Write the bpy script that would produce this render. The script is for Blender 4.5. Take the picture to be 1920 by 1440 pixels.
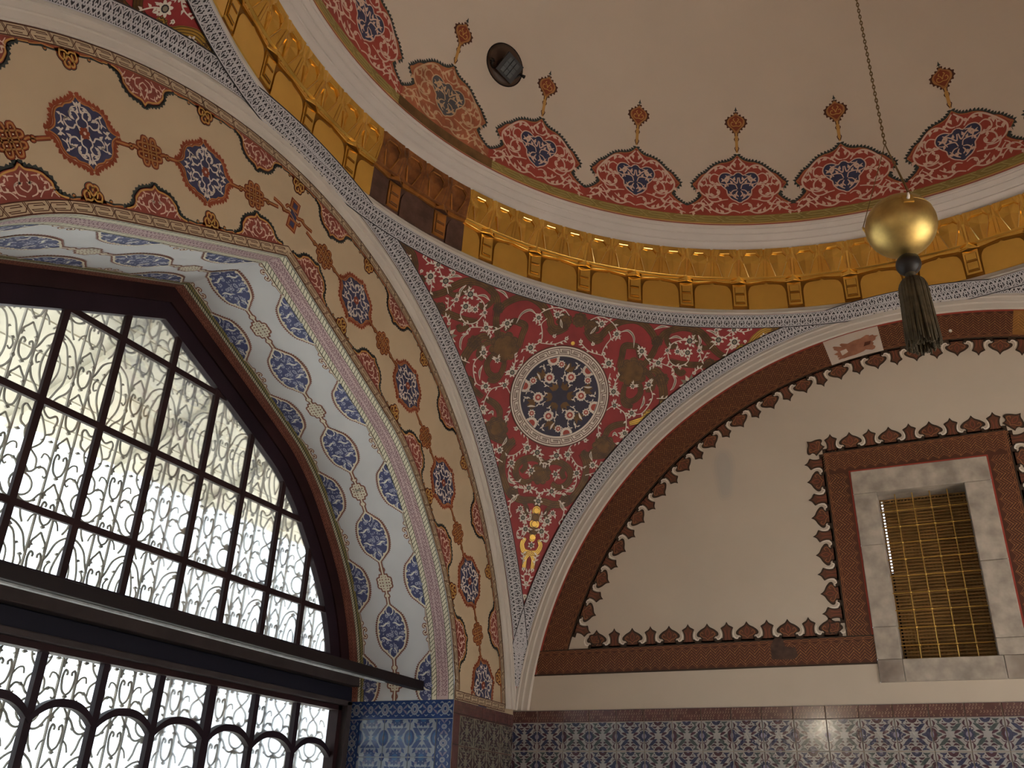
import bpy, math, random
import numpy as np
from mathutils import Vector, Matrix
from mathutils.geometry import tessellate_polygon, delaunay_2d_cdt

for o in list(bpy.data.objects):
    bpy.data.objects.remove(o, do_unlink=True)
SC = bpy.context.scene
COL = SC.collection
random.seed(7)
PI = math.pi

# ------------------------------------------------------------------ camera
CAM_F, CAM_YAW, CAM_PITCH, CAM_ROLL = 1669.5, -0.4634, 0.4588, 0.0370
CAM_P = np.array([-0.0766, -2.8459, -0.6740])
_f = np.array([math.sin(CAM_YAW) * math.cos(CAM_PITCH), math.cos(CAM_YAW) * math.cos(CAM_PITCH), math.sin(CAM_PITCH)])
_r = np.array([math.cos(CAM_YAW), -math.sin(CAM_YAW), 0.0])
_u = np.cross(_r, _f)
CAM_R = math.cos(CAM_ROLL) * _r + math.sin(CAM_ROLL) * _u
CAM_U = -math.sin(CAM_ROLL) * _r + math.cos(CAM_ROLL) * _u
CAM_FW = _f
cam_data = bpy.data.cameras.new('camera')
cam = bpy.data.objects.new('camera', cam_data)
COL.objects.link(cam)
cam_data.sensor_fit = 'HORIZONTAL'
cam_data.sensor_width = 36.0
cam_data.lens = 36.0 * CAM_F / 1920.0
cam_data.clip_start = 0.02
cam.matrix_world = Matrix(((CAM_R[0], CAM_U[0], -CAM_FW[0], CAM_P[0]),
                           (CAM_R[1], CAM_U[1], -CAM_FW[1], CAM_P[1]),
                           (CAM_R[2], CAM_U[2], -CAM_FW[2], CAM_P[2]),
                           (0, 0, 0, 1)))
SC.camera = cam

# ------------------------------------------------------------------ world, light, exposure
world = bpy.data.worlds.new('overcast_sky')
SC.world = world
world.use_nodes = True
wn = world.node_tree
wn.nodes.clear()
w_out = wn.nodes.new('ShaderNodeOutputWorld')
w_bg = wn.nodes.new('ShaderNodeBackground')
w_bg.inputs[0].default_value = (0.86, 0.93, 1.0, 1)
w_bg.inputs[1].default_value = 2.3
sun_d = bpy.data.lights.new('sun', 'SUN'); sun_d.energy = 17.0; sun_d.angle = 0.01; sun_d.color = (1.0, 0.95, 0.88)
sun = bpy.data.objects.new('sun', sun_d); COL.objects.link(sun)
sun.rotation_euler = Vector((-0.60, -0.22, -0.77)).to_track_quat('-Z', 'Y').to_euler()
wn.links.new(w_bg.outputs[0], w_out.inputs[0])

SC.view_settings.view_transform = 'Standard'
SC.view_settings.look = 'None'
SC.view_settings.gamma = 1.0
SC.view_settings.use_curve_mapping = False
SC.view_settings.exposure = 0.56
SC.cycles.use_denoising = True
SC.cycles.max_bounces = 7
SC.cycles.diffuse_bounces = 4
SC.cycles.glossy_bounces = 3
SC.cycles.transparent_max_bounces = 10
SC.cycles.use_light_tree = False
SC.cycles.use_adaptive_sampling = True
SC.cycles.adaptive_threshold = 0.02
SC.cycles.sample_clamp_indirect = 6.0
SC.cycles.caustics_reflective = False
SC.cycles.caustics_refractive = False

# window portals: tell the renderer where daylight enters
def portal(name, loc, rot, sx, sy):
    l = bpy.data.lights.new(name, 'AREA')
    l.shape = 'RECTANGLE'; l.size = sx; l.size_y = sy
    l.cycles.is_portal = True
    o = bpy.data.objects.new(name, l)
    o.location = loc; o.rotation_euler = rot
    COL.objects.link(o)
portal('daylight_portal_left', (-3.80, 0.0, -0.2), (0, -PI / 2, 0), 4.2, 4.0)
portal('daylight_portal_east', (3.80, 0.0, -0.2), (0, PI / 2, 0), 4.2, 4.0)

# ------------------------------------------------------------------ room constants
A = 2.80            # wall planes at x,y = +-A
FLOOR = -2.30
ZC = -0.31          # springing centre of arches and pendentive sphere
RP = 3.935          # pendentive sphere radius
AF = 2.765          # front plane of the arch mouldings
RIN, ROUT = 2.70, 2.80
RING_Z = 2.512
RING_R = math.sqrt(RP ** 2 - (RING_Z - ZC) ** 2)
DOME_C, DOME_R = 3.136, 2.573
NICHE_X = -3.54     # back of the left niche

# ------------------------------------------------------------------ materials
def srgb(r, g, b):
    def c(v):
        v /= 255.0
        return v / 12.92 if v <= 0.04045 else ((v + 0.055) / 1.055) ** 2.4
    return (c(r), c(g), c(b))

MATS = {}
def mat(name, col, rough=0.7, metal=0.0, var=0.0, scale=6.0, col2=None, bump=0.0, bscale=60.0, spec=0.35, coat=0.0):
    m = bpy.data.materials.new(name)
    m.use_nodes = True
    nt = m.node_tree
    b = nt.nodes['Principled BSDF']
    b.inputs['Base Color'].default_value = (*col, 1)
    b.inputs['Roughness'].default_value = rough
    b.inputs['Metallic'].default_value = metal
    b.inputs['Specular IOR Level'].default_value = spec
    if coat:
        b.inputs['Coat Weight'].default_value = coat
        b.inputs['Coat Roughness'].default_value = 0.12
    if var > 0 or col2 is not None:
        tc = nt.nodes.new('ShaderNodeTexCoord')
        nz = nt.nodes.new('ShaderNodeTexNoise')
        nz.inputs['Scale'].default_value = scale
        nz.inputs['Detail'].default_value = 3.0
        nz.inputs['Roughness'].default_value = 0.6
        rp = nt.nodes.new('ShaderNodeValToRGB')
        c1 = tuple(max(0, x * (1 - var)) for x in col)
        c2 = tuple(min(1, x * (1 + var)) for x in col) if col2 is None else col2
        rp.color_ramp.elements[0].position = 0.32
        rp.color_ramp.elements[1].position = 0.68
        rp.color_ramp.elements[0].color = (*c1, 1)
        rp.color_ramp.elements[1].color = (*c2, 1)
        nt.links.new(tc.outputs['Object'], nz.inputs['Vector'])
        nt.links.new(nz.outputs['Fac'], rp.inputs['Fac'])
        nt.links.new(rp.outputs['Color'], b.inputs['Base Color'])
    if bump > 0:
        tc2 = nt.nodes.new('ShaderNodeTexCoord')
        nz2 = nt.nodes.new('ShaderNodeTexNoise')
        nz2.inputs['Scale'].default_value = bscale
        nz2.inputs['Detail'].default_value = 2.0
        bp = nt.nodes.new('ShaderNodeBump')
        bp.inputs['Strength'].default_value = bump
        bp.inputs['Distance'].default_value = 0.01
        nt.links.new(tc2.outputs['Object'], nz2.inputs['Vector'])
        nt.links.new(nz2.outputs['Fac'], bp.inputs['Height'])
        nt.links.new(bp.outputs['Normal'], b.inputs['Normal'])
    MATS[name] = m
    return m

mat('plaster_dome', (0.62, 0.52, 0.43), 0.8, var=0.035, scale=1.3, bump=0.05, bscale=25)
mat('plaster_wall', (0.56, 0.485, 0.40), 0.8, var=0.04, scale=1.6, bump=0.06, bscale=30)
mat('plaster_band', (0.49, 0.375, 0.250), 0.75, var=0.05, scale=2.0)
mat('plaster_white', (0.63, 0.565, 0.525), 0.75, var=0.05, scale=3.0)
mat('plaster_mould', (0.56, 0.505, 0.45), 0.75, var=0.05, scale=3.0)
mat('plaster_soffit', (0.70, 0.72, 0.75), 0.7, var=0.04, scale=3.0)
mat('red_field', (0.27, 0.026, 0.027), 0.6, var=0.18, scale=5.0)
mat('red_paint', (0.33, 0.052, 0.036), 0.6, var=0.14, scale=6.0)
mat('rust_paint', (0.24, 0.050, 0.020), 0.6, var=0.16, scale=7.0)
mat('brick_red', (0.23, 0.052, 0.038), 0.6, var=0.16, scale=7.0)
mat('black_wood', (0.009, 0.005, 0.006), 0.55, spec=0.25)
mat('orange_paint', (0.38, 0.165, 0.055), 0.6, var=0.10, scale=7.0)
mat('ochre_paint', (0.50, 0.27, 0.075), 0.6, var=0.10, scale=7.0)
mat('olive_gold', (0.26, 0.19, 0.055), 0.5, var=0.15, scale=7.0)
mat('olive_line', (0.42, 0.34, 0.13), 0.5)
mat('white_paint', (0.66, 0.58, 0.51), 0.65, var=0.08, scale=8.0)
mat('pink_white', (0.66, 0.47, 0.38), 0.65, var=0.05, scale=8.0)
mat('stripe_white', (0.47, 0.45, 0.47), 0.65, var=0.05, scale=8.0)
mat('ink', (0.022, 0.018, 0.022), 0.6)
mat('dark_outline', (0.075, 0.022, 0.012), 0.6)
mat('dark_teal', (0.035, 0.042, 0.040), 0.6)
mat('navy', (0.040, 0.042, 0.095), 0.55, var=0.2, scale=9.0)
mat('navy_dark', (0.020, 0.016, 0.040), 0.55, var=0.25, scale=9.0)
mat('vine_brown', (0.105, 0.048, 0.011), 0.5, var=0.35, scale=14.0, metal=0.22)
mat('vine_line', (0.042, 0.016, 0.005), 0.5)
mat('vine_gold', (0.40, 0.235, 0.045), 0.38, var=0.25, scale=9.0, metal=0.6)
mat('leaf_grey', (0.22, 0.19, 0.14), 0.6)
mat('band_brown', (0.115, 0.036, 0.020), 0.5, scale=3.0, col2=(0.075, 0.028, 0.016), var=0.05)
mat('band_dark', (0.060, 0.028, 0.016), 0.55)
mat('band_line', (0.30, 0.125, 0.055), 0.45)
mat('crest_fill', (0.120, 0.046, 0.026), 0.5, var=0.2, scale=12)
mat('crest_dark', (0.040, 0.025, 0.016), 0.55)
mat('crest_red', (0.24, 0.070, 0.040), 0.5)
mat('white_curl', (0.80, 0.74, 0.66), 0.6)
mat('gold_leaf', (0.93, 0.58, 0.135), 0.24, metal=0.90, var=0.08, scale=5.0)
mat('gold_dark', (0.26, 0.120, 0.024), 0.42, metal=0.8)  # darker gold painting the shade in grooves and under the tents
mat('gold_bright', (0.98, 0.74, 0.30), 0.13, metal=1.0)
mat('gold_patina', (0.21, 0.080, 0.036), 0.38, metal=0.55, scale=9.0, col2=(0.42, 0.17, 0.055), var=0.25, bump=0.12, bscale=50)
mat('gold_patina_dark', (0.115, 0.060, 0.045), 0.5, metal=0.3, var=0.3, scale=12)
mat('gold_patina_light', (0.46, 0.19, 0.045), 0.40, metal=0.55, var=0.25, scale=9)
mat('gold_ball', (0.52, 0.37, 0.13), 0.46, metal=1.0, var=0.18, scale=16, bump=0.08, bscale=22)
mat('brass', (0.62, 0.40, 0.11), 0.38, metal=0.9)
mat('brass_dark', (0.33, 0.20, 0.060), 0.45, metal=0.7)
mat('lattice_wood', (0.30, 0.17, 0.055), 0.5, var=0.2, scale=10, metal=0.3)
mat('dark_wood', (0.020, 0.007, 0.008), 0.55, var=0.25, scale=5.0, spec=0.2)
mat('dark_wood2', (0.016, 0.007, 0.012), 0.55, var=0.2, scale=5.0, spec=0.2)
mat('grey_wood', (0.040, 0.031, 0.032), 0.55, var=0.2, scale=8.0, spec=0.25)
mat('beam_glint', (0.34, 0.36, 0.37), 0.45, var=0.3, scale=18)  # pale tone for window light reflected under the beam
mat('navy_board', (0.009, 0.009, 0.018), 0.6, spec=0.2)
mat('iron', (0.34, 0.32, 0.275), 0.6)
mat('iron_rod', (0.46, 0.44, 0.39), 0.6)
mat('marble', (0.30, 0.262, 0.225), 0.6, scale=9.0, col2=(0.50, 0.44, 0.375), var=0.05, bump=0.12, bscale=40)
mat('marble_dirty', (0.24, 0.19, 0.16), 0.6, scale=6, col2=(0.40, 0.35, 0.30), var=0.1)
mat('rope_cream', (0.86, 0.82, 0.66), 0.6, var=0.05, scale=9)
mat('rope_green', (0.10, 0.11, 0.06), 0.6)
mat('border_pink', (0.66, 0.50, 0.50), 0.65, var=0.06, scale=6)
mat('border_mauve', (0.22, 0.10, 0.13), 0.65)
mat('border_rust', (0.36, 0.14, 0.10), 0.65, var=0.15, scale=8)
mat('border_rust_dark', (0.14, 0.045, 0.035), 0.65)
mat('med_blue', (0.075, 0.090, 0.215), 0.55, var=0.15, scale=20)
mat('med_flower', (0.44, 0.46, 0.60), 0.6)
mat('med_white', (0.86, 0.86, 0.80), 0.6)
mat('med_edge', (0.27, 0.11, 0.075), 0.6)
mat('cream_line', (0.86, 0.80, 0.66), 0.6)
mat('tile_white', (0.34, 0.335, 0.335), 0.12, var=0.15, scale=8, spec=0.5, coat=0.6, bump=0.25, bscale=55)
mat('tile_blue_ground', (0.30, 0.355, 0.43), 0.18, var=0.14, scale=7, spec=0.5, coat=0.3)
mat('tile_cobalt', (0.030, 0.062, 0.200), 0.14, var=0.2, scale=9, spec=0.5, coat=0.3)
mat('tile_cobalt2', (0.038, 0.120, 0.290), 0.14, var=0.2, scale=9, spec=0.5, coat=0.3)
mat('tile_mauve', (0.23, 0.21, 0.30), 0.2, spec=0.5)
mat('tile_navy', (0.030, 0.036, 0.085), 0.12, var=0.15, scale=8, spec=0.5, coat=0.6, bump=0.25, bscale=55)
mat('tile_plum', (0.060, 0.024, 0.040), 0.12, var=0.15, scale=8, spec=0.5, coat=0.6, bump=0.25, bscale=55)
mat('tile_green', (0.050, 0.070, 0.075), 0.12, var=0.15, scale=8, spec=0.5, coat=0.6, bump=0.25, bscale=55)
mat('tile_brown', (0.115, 0.050, 0.046), 0.2, var=0.2, scale=14, spec=0.5, coat=0.3)
mat('tile_brown_lt', (0.30, 0.19, 0.14), 0.15, spec=0.5, coat=0.6, bump=0.25, bscale=55)
mat('tile_dim_ground', (0.17, 0.16, 0.12), 0.2, var=0.15, scale=8, spec=0.5)
mat('tile_dim_dark', (0.055, 0.035, 0.035), 0.2, spec=0.5)
mat('grout', (0.42, 0.36, 0.31), 0.8)
mat('black_metal', (0.014, 0.010, 0.009), 0.45, metal=0.3)
mat('brown_metal', (0.060, 0.033, 0.022), 0.5)
mat('lamp_glass', (0.022, 0.021, 0.017), 0.35, spec=0.35)
mat('tassel', (0.062, 0.046, 0.024), 0.75, var=0.35, scale=30)
mat('bead_black', (0.012, 0.009, 0.008), 0.5)
mat('chain_metal', (0.20, 0.13, 0.05), 0.4, metal=0.8)
mat('patch_white', (0.66, 0.58, 0.52), 0.8, scale=14, col2=(0.60, 0.50, 0.42), var=0.08)
mat('patch_rust', (0.34, 0.15, 0.09), 0.8, var=0.25, scale=14)
mat('smudge', (0.535, 0.468, 0.392), 0.85)
mat('smudge_mid', (0.505, 0.448, 0.384), 0.85)
mat('smudge_core', (0.475, 0.430, 0.378), 0.85)
mat('floor_red', (0.36, 0.285, 0.215), 0.7, var=0.2, scale=3)
mat('plain_wall', (0.60, 0.50, 0.39), 0.8, var=0.03, scale=2)
mat('eave_board', (0.52, 0.50, 0.42), 0.7, var=0.06, scale=5)
mat('eave_gap', (0.40, 0.37, 0.31), 0.8)
mat('court_ground', (0.62, 0.60, 0.56), 0.8, var=0.05, scale=1)
mat('black_void', (0.01, 0.009, 0.008), 0.9)

mat('worn_red', (0.36, 0.115, 0.055), 0.65, var=0.25, scale=8)
mat('worn_pink', (0.55, 0.36, 0.22), 0.65, var=0.2, scale=8)
mat('worn_navy', (0.085, 0.085, 0.095), 0.65, var=0.2, scale=8)
mat('worn_olive', (0.15, 0.075, 0.026), 0.55, var=0.3, scale=9)

def glass_mat():
    m = bpy.data.materials.new('window_glass')
    m.use_nodes = True
    nt = m.node_tree
    nt.nodes.clear()
    out = nt.nodes.new('ShaderNodeOutputMaterial')
    tr = nt.nodes.new('ShaderNodeBsdfTransparent')
    tr.inputs[0].default_value = (0.95, 0.97, 0.97, 1)
    gl = nt.nodes.new('ShaderNodeBsdfGlossy')
    gl.inputs['Roughness'].default_value = 0.05
    gl.inputs[0].default_value = (1, 1, 1, 1)
    mx = nt.nodes.new('ShaderNodeMixShader')
    fr = nt.nodes.new('ShaderNodeFresnel')
    fr.inputs[0].default_value = 1.45
    mul = nt.nodes.new('ShaderNodeMath'); mul.operation = 'MULTIPLY'; mul.inputs[1].default_value = 0.6
    nt.links.new(fr.outputs[0], mul.inputs[0])
    nt.links.new(mul.outputs[0], mx.inputs[0])
    nt.links.new(tr.outputs[0], mx.inputs[1])
    nt.links.new(gl.outputs[0], mx.inputs[2])
    nt.links.new(mx.outputs[0], out.inputs[0])
    MATS['window_glass'] = m
glass_mat()

# ------------------------------------------------------------------ mesh helpers
def mesh_obj(name, verts, faces, mats, parent=None, mi=None, smooth=False, kind=None):
    me = bpy.data.meshes.new(name)
    me.from_pydata([tuple(v) for v in verts], [], [tuple(f) for f in faces])
    if isinstance(mats, str):
        mats = [mats]
    for m in mats:
        me.materials.append(MATS[m])
    if mi is not None:
        me.polygons.foreach_set('material_index', list(mi))
    if smooth:
        me.polygons.foreach_set('use_smooth', [True] * len(me.polygons))
    me.update()
    o = bpy.data.objects.new(name, me)
    COL.objects.link(o)
    if parent is not None:
        o.parent = parent
    if kind:
        o['kind'] = kind
    return o

def empty(name, loc=(0, 0, 0), parent=None):
    o = bpy.data.objects.new(name, None)
    o.empty_display_size = 0.1
    o.location = loc
    COL.objects.link(o)
    if parent is not None:
        o.parent = parent
    return o

def tag(o, label=None, cat=None, group=None, kind=None):
    if label: o['label'] = label
    if cat: o['category'] = cat
    if group: o['group'] = group
    if kind: o['kind'] = kind
    return o

def copy_obj(o, parent=None, name=None):
    c = o.copy()
    if name: c.name = name
    COL.objects.link(c)
    if parent is not None:
        c.parent = parent
    return c

class MB:
    """collects solid pieces into one mesh"""
    def __init__(s):
        s.v = []; s.f = []; s.m = []
    def add(s, v, f, m=0):
        n = len(s.v)
        s.v += [tuple(map(float, p)) for p in v]
        s.f += [tuple(i + n for i in q) for q in f]
        s.m += [m] * len(f)
    def box(s, lo, hi, m=0):
        x0, y0, z0 = lo; x1, y1, z1 = hi
        s.add([(x0, y0, z0), (x1, y0, z0), (x1, y1, z0), (x0, y1, z0), (x0, y0, z1), (x1, y0, z1), (x1, y1, z1), (x0, y1, z1)],
              [(0, 3, 2, 1), (4, 5, 6, 7), (0, 1, 5, 4), (1, 2, 6, 5), (2, 3, 7, 6), (3, 0, 4, 7)], m)
    def tube(s, pts, r, n=6, m=0, closed=False, cap=True):
        P = np.array(pts, float); N = len(P)
        rr = np.full(N, r) if np.isscalar(r) else np.array(r, float)
        T = np.zeros_like(P)
        if closed:
            T = np.roll(P, -1, 0) - np.roll(P, 1, 0)
        else:
            T[1:-1] = P[2:] - P[:-2]; T[0] = P[1] - P[0]; T[-1] = P[-1] - P[-2]
        T /= np.linalg.norm(T, axis=1)[:, None] + 1e-12
        up = np.array([0, 0, 1.0]) if abs(T[0][2]) < 0.9 else np.array([1.0, 0, 0])
        a = np.cross(T[0], up); a /= np.linalg.norm(a)
        V = []
        for i in range(N):
            a = a - T[i] * (a @ T[i]); a /= np.linalg.norm(a) + 1e-12
            b = np.cross(T[i], a)
            for k in range(n):
                t = 2 * PI * k / n
                V.append(P[i] + rr[i] * (math.cos(t) * a + math.sin(t) * b))
        F = []
        M = N if closed else N - 1
        for i in range(M):
            j = (i + 1) % N
            for k in range(n):
                l = (k + 1) % n
                F.append((i * n + k, i * n + l, j * n + l, j * n + k))
        if cap and not closed:
            F.append(tuple(range(n - 1, -1, -1)))
            F.append(tuple((N - 1) * n + k for k in range(n)))
        s.add(V, F, m)
    def build(s, name, mats, parent=None, smooth=False, kind=None):
        return mesh_obj(name, s.v, s.f, mats, parent, s.m, smooth, kind)

def lathe(name, prof, mats, n=192, parent=None, smooth=True, a0=0.0, a1=2 * PI, mi=None):
    """prof: list of (r,z); revolve round the z axis"""
    full = abs(a1 - a0 - 2 * PI) < 1e-6
    cols = n if full else n + 1
    V = []; F = []; M = []
    for i in range(cols):
        t = a0 + (a1 - a0) * i / n
        for r, z in prof:
            V.append((r * math.sin(t), r * math.cos(t), z))
    k = len(prof)
    for i in range(n):
        j = (i + 1) % cols
        for p in range(k - 1):
            F.append((i * k + p, j * k + p, j * k + p + 1, i * k + p + 1))
            M.append(mi[p] if mi else 0)
    o = mesh_obj(name, V, F, mats, parent, M, False)
    if smooth:
        me = o.data
        me.polygons.foreach_set('use_smooth', [True] * len(me.polygons))
        me.set_sharp_from_angle(angle=math.radians(28))
    return o

# ------------------------------------------------------------------ flat painted ornament
def crom(pts, n=6, closed=False):
    """Catmull-Rom through the points"""
    P = np.array(pts, float)
    if len(P) < 3:
        t = np.linspace(0, 1, n + 1)[:, None]
        return P[0] * (1 - t) + P[1] * t
    if closed:
        Q = np.vstack([P[-1], P, P[0], P[1]])
    else:
        Q = np.vstack([2 * P[0] - P[1], P, 2 * P[-1] - P[-2]])
    out = []
    for i in range(len(Q) - 3):
        p0, p1, p2, p3 = Q[i:i + 4]
        for k in range(n):
            t = k / n
            out.append(0.5 * ((2 * p1) + (-p0 + p2) * t + (2 * p0 - 5 * p1 + 4 * p2 - p3) * t * t + (-p0 + 3 * p1 - 3 * p2 + p3) * t ** 3))
    if not closed:
        out.append(Q[-2])
    return np.array(out)

def arc(c, r, a0, a1, n=12):
    t = np.radians(np.linspace(a0, a1, n + 1))
    return np.stack([c[0] + r * np.cos(t), c[1] + r * np.sin(t)], 1)

class Cv:
    """2-D canvas of coloured shapes; shapes keep a layer number (painted later = higher)"""
    def __init__(s):
        s.items = []      # (verts Nx2, faces, mat, layer)
    def raw(s, v, f, m, l=0):
        s.items.append((np.array(v, float), f, m, l))
    def fill(s, pts, m, l=0, grid=None, holes=None):
        P = np.array(pts, float)
        if grid is None and not holes and len(P) <= 4:
            s.raw(P, [tuple(range(len(P)))], m, l); return
        if grid is None:
            loops = [[Vector((p[0], p[1], 0)) for p in P]]
            allp = [P]
            for h in holes or []:
                loops.append([Vector((p[0], p[1], 0)) for p in h]); allp.append(np.array(h, float))
            tris = tessellate_polygon(loops)
            s.raw(np.vstack(allp), [tuple(t) for t in tris], m, l)
            return
        vs = [Vector((p[0], p[1])) for p in P]
        es = [(i, (i + 1) % len(P)) for i in range(len(P))]
        k = len(P)
        for h in holes or []:
            vs += [Vector((p[0], p[1])) for p in h]
            es += [(k + i, k + (i + 1) % len(h)) for i in range(len(h))]
            k += len(h)
        x0, y0 = P.min(0); x1, y1 = P.max(0)
        gx = np.arange(x0 + grid * 0.5, x1, grid); gy = np.arange(y0 + grid * 0.5, y1, grid)
        for x in gx:
            for y in gy:
                vs.append(Vector((x + 1e-4 * math.sin(71 * y), y + 1e-4 * math.cos(53 * x))))
        r = delaunay_2d_cdt(vs, es, [], 0, 1e-7)
        V = np.array([(p[0], p[1]) for p in r[0]])
        T = np.array([f for f in r[2] if len(f) == 3])
        cen = V[T].mean(1)
        ins = inside(cen, P)
        for h in holes or []:
            ins &= ~inside(cen, np.array(h, float))
        s.raw(V, [tuple(t) for t in T[ins]], m, l)
    def stroke(s, pts, w, m, l=0, closed=False):
        """w: full width, a number or one value per point"""
        P = np.array(pts, float)
        N = len(P)
        if N < 2: return
        W = (np.full(N, w) if np.isscalar(w) else np.interp(np.linspace(0, 1, N), np.linspace(0, 1, len(w)), w)) * 0.5
        if closed:
            d0 = P - np.roll(P, 1, 0); d1 = np.roll(P, -1, 0) - P
        else:
            d = np.diff(P, axis=0); d0 = np.vstack([d[:1], d]); d1 = np.vstack([d, d[-1:]])
        d0 = d0 / (np.linalg.norm(d0, axis=1)[:, None] + 1e-12); d1 = d1 / (np.linalg.norm(d1, axis=1)[:, None] + 1e-12)
        n0 = np.stack([-d0[:, 1], d0[:, 0]], 1); n1 = np.stack([-d1[:, 1], d1[:, 0]], 1)
        nn = n0 + n1
        ln = np.linalg.norm(nn, axis=1)[:, None]
        nn = np.where(ln > 1e-6, nn / (ln + 1e-12), n0)
        k = np.clip((nn * n0).sum(1), 0.45, 1)[:, None]
        off = nn / k * W[:, None]
        V = np.vstack([P + off, P - off])
        M = N if closed else N - 1
        F = [(i, (i + 1) % N, N + (i + 1) % N, N + i) for i in range(M)]
        s.raw(V, F, m, l)
    def disc(s, c, r, m, l=0, n=12, ry=None, rot=0.0):
        t = np.linspace(0, 2 * PI, n, endpoint=False)
        x = r * np.cos(t); y = (ry if ry else r) * np.sin(t)
        cs, sn = math.cos(rot), math.sin(rot)
        P = np.stack([c[0] + x * cs - y * sn, c[1] + x * sn + y * cs], 1)
        s.raw(P, [tuple(range(n))], m, l)
    def stamp(s, o, pos=(0, 0), rot=0.0, sc=1.0, flip=False, dl=0, sy=None):
        cs, sn = math.cos(rot), math.sin(rot)
        for v, f, m, l in o.items:
            x = v[:, 0] * sc * (-1 if flip else 1); y = v[:, 1] * (sc if sy is None else sy)
            s.items.append((np.stack([pos[0] + x * cs - y * sn, pos[1] + x * sn + y * cs], 1), f, m, l + dl))
    def warp(s, fn):
        c = Cv()
        for v, f, m, l in s.items:
            c.items.append((fn(v), f, m, l))
        return c
    def mirror(s):
        c = Cv()
        for v, f, m, l in s.items:
            c.items.append((v, f, m, l))
            c.items.append((v * np.array([-1, 1.0]), f, m, l))
        return c
    def clip(s, fn):
        """drop faces whose centre fails fn"""
        c = Cv()
        for v, f, m, l in s.items:
            ctr = np.array([v[list(q)].mean(0) for q in f])
            k = fn(ctr)
            ff = [q for q, b in zip(f, k) if b]
            if ff: c.items.append((v, ff, m, l))
        return c
    def build(s, name, surf, parent=None, h0=0.0015, dh=0.0007, kind=None):
        mats = []; V = []; F = []; M = []; n = 0
        for v, f, m, l in s.items:
            if m not in mats: mats.append(m)
            V.append(surf(v, h0 + dh * l))
            F += [tuple(i + n for i in q) for q in f]
            M += [mats.index(m)] * len(f)
            n += len(v)
        if not V: return None
        return mesh_obj(name, np.vstack(V), F, mats, parent, M, False, kind)

def inside(Q, P):
    x, y = Q[:, 0], Q[:, 1]
    r = np.zeros(len(Q), bool)
    n = len(P)
    for i in range(n):
        x0, y0 = P[i]; x1, y1 = P[(i + 1) % n]
        if y0 == y1: continue
        c = ((y0 > y) != (y1 > y)) & (x < (x1 - x0) * (y - y0) / (y1 - y0) + x0)
        r ^= c
    return r

# surfaces: (N,2) + height above the surface -> (N,3)
def s_left(v, h):
    return np.stack([np.full(len(v), -A + h), v[:, 0], v[:, 1]], 1)
def s_right(v, h):
    return np.stack([v[:, 0], np.full(len(v), A - h), v[:, 1]], 1)

# where the sight line through a photo point meets a surface of the room (used to read positions off the photo)
def sight(x, y):
    d = CAM_R * ((x - 960) / CAM_F) - CAM_U * ((y - 720) / CAM_F) + CAM_FW
    return CAM_P, d / np.linalg.norm(d)
def on_left(x, y, X=-A):
    o, d = sight(x, y); t = (X - o[0]) / d[0]; p = o + t * d
    return np.array([p[1], p[2]])
def on_right(x, y, Y=A):
    o, d = sight(x, y); t = (Y - o[1]) / d[1]; p = o + t * d
    return np.array([p[0], p[2]])
def on_sphere(x, y, cz, R):
    o, d = sight(x, y); oc = o - np.array([0, 0, cz]); b = oc @ d; c = oc @ oc - R * R
    return o + (-b + math.sqrt(b * b - c)) * d
# ================================================================== STRUCTURE
# ---- profile of the pointed niche arch, right half (y, z) from apex to floor
_np_pts = [(0.0, 1.857), (0.30, 1.722), (0.62, 1.578), (0.95, 1.425)]
_np_curve = crom([(0.95, 1.425), (1.15, 1.318), (1.36, 1.150), (1.58, 0.905), (1.76, 0.660), (1.89, 0.400), (1.97, 0.140), (1.995, -0.02)], 5)
NP = np.vstack([np.array(_np_pts[:-1]), _np_curve])
NP_L = np.concatenate([[0], np.cumsum(np.linalg.norm(np.diff(NP, axis=0), axis=1))])
NP_END = NP_L[-1]
def niche_pt(s):
    """arc length from the apex (sign = side) -> (y,z) and inward normal"""
    a = np.abs(np.atleast_1d(s)).astype(float); sg = np.where(np.atleast_1d(s) < 0, -1.0, 1.0)
    a_c = np.minimum(a, NP_END)
    y = np.interp(a_c, NP_L, NP[:, 0]); z = np.interp(a_c, NP_L, NP[:, 1]) - np.maximum(a - NP_END, 0)
    e = 0.01
    lo = np.clip(a - e, 0, NP_END + 3); hi = a + e
    def pt(q):
        qc = np.minimum(q, NP_END)
        return np.interp(qc, NP_L, NP[:, 0]), np.interp(qc, NP_L, NP[:, 1]) - np.maximum(q - NP_END, 0)
    y0, z0 = pt(lo); y1, z1 = pt(hi)
    ty, tz = y1 - y0, z1 - z0
    L = np.hypot(ty, tz) + 1e-12
    ny, nz = tz / L, -ty / L           # pointing into the opening (towards y=0 / down)
    return y * sg, z, ny * sg, nz
def s_soffit(v, h):
    """v: (arc length, depth behind the wall face)"""
    y, z, ny, nz = niche_pt(v[:, 0])
    return np.stack([-A - v[:, 1], y + ny * h, z + nz * h], 1)

def plate(name, outer, holes, surf, m, **k):
    c = Cv()
    c.fill(outer, m, 0, None, holes)
    return c.build(name, surf, None, h0=0.0, **k)

# ---- floor
fl = mesh_obj('floor', [(-3.7, -4.0, FLOOR), (3.7, -4.0, FLOOR), (3.7, 3.0, FLOOR), (-3.7, 3.0, FLOOR)], [(0, 1, 2, 3)], 'floor_red')
tag(fl, 'red carpeted floor far below the dome', 'floor', kind='structure')

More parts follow.
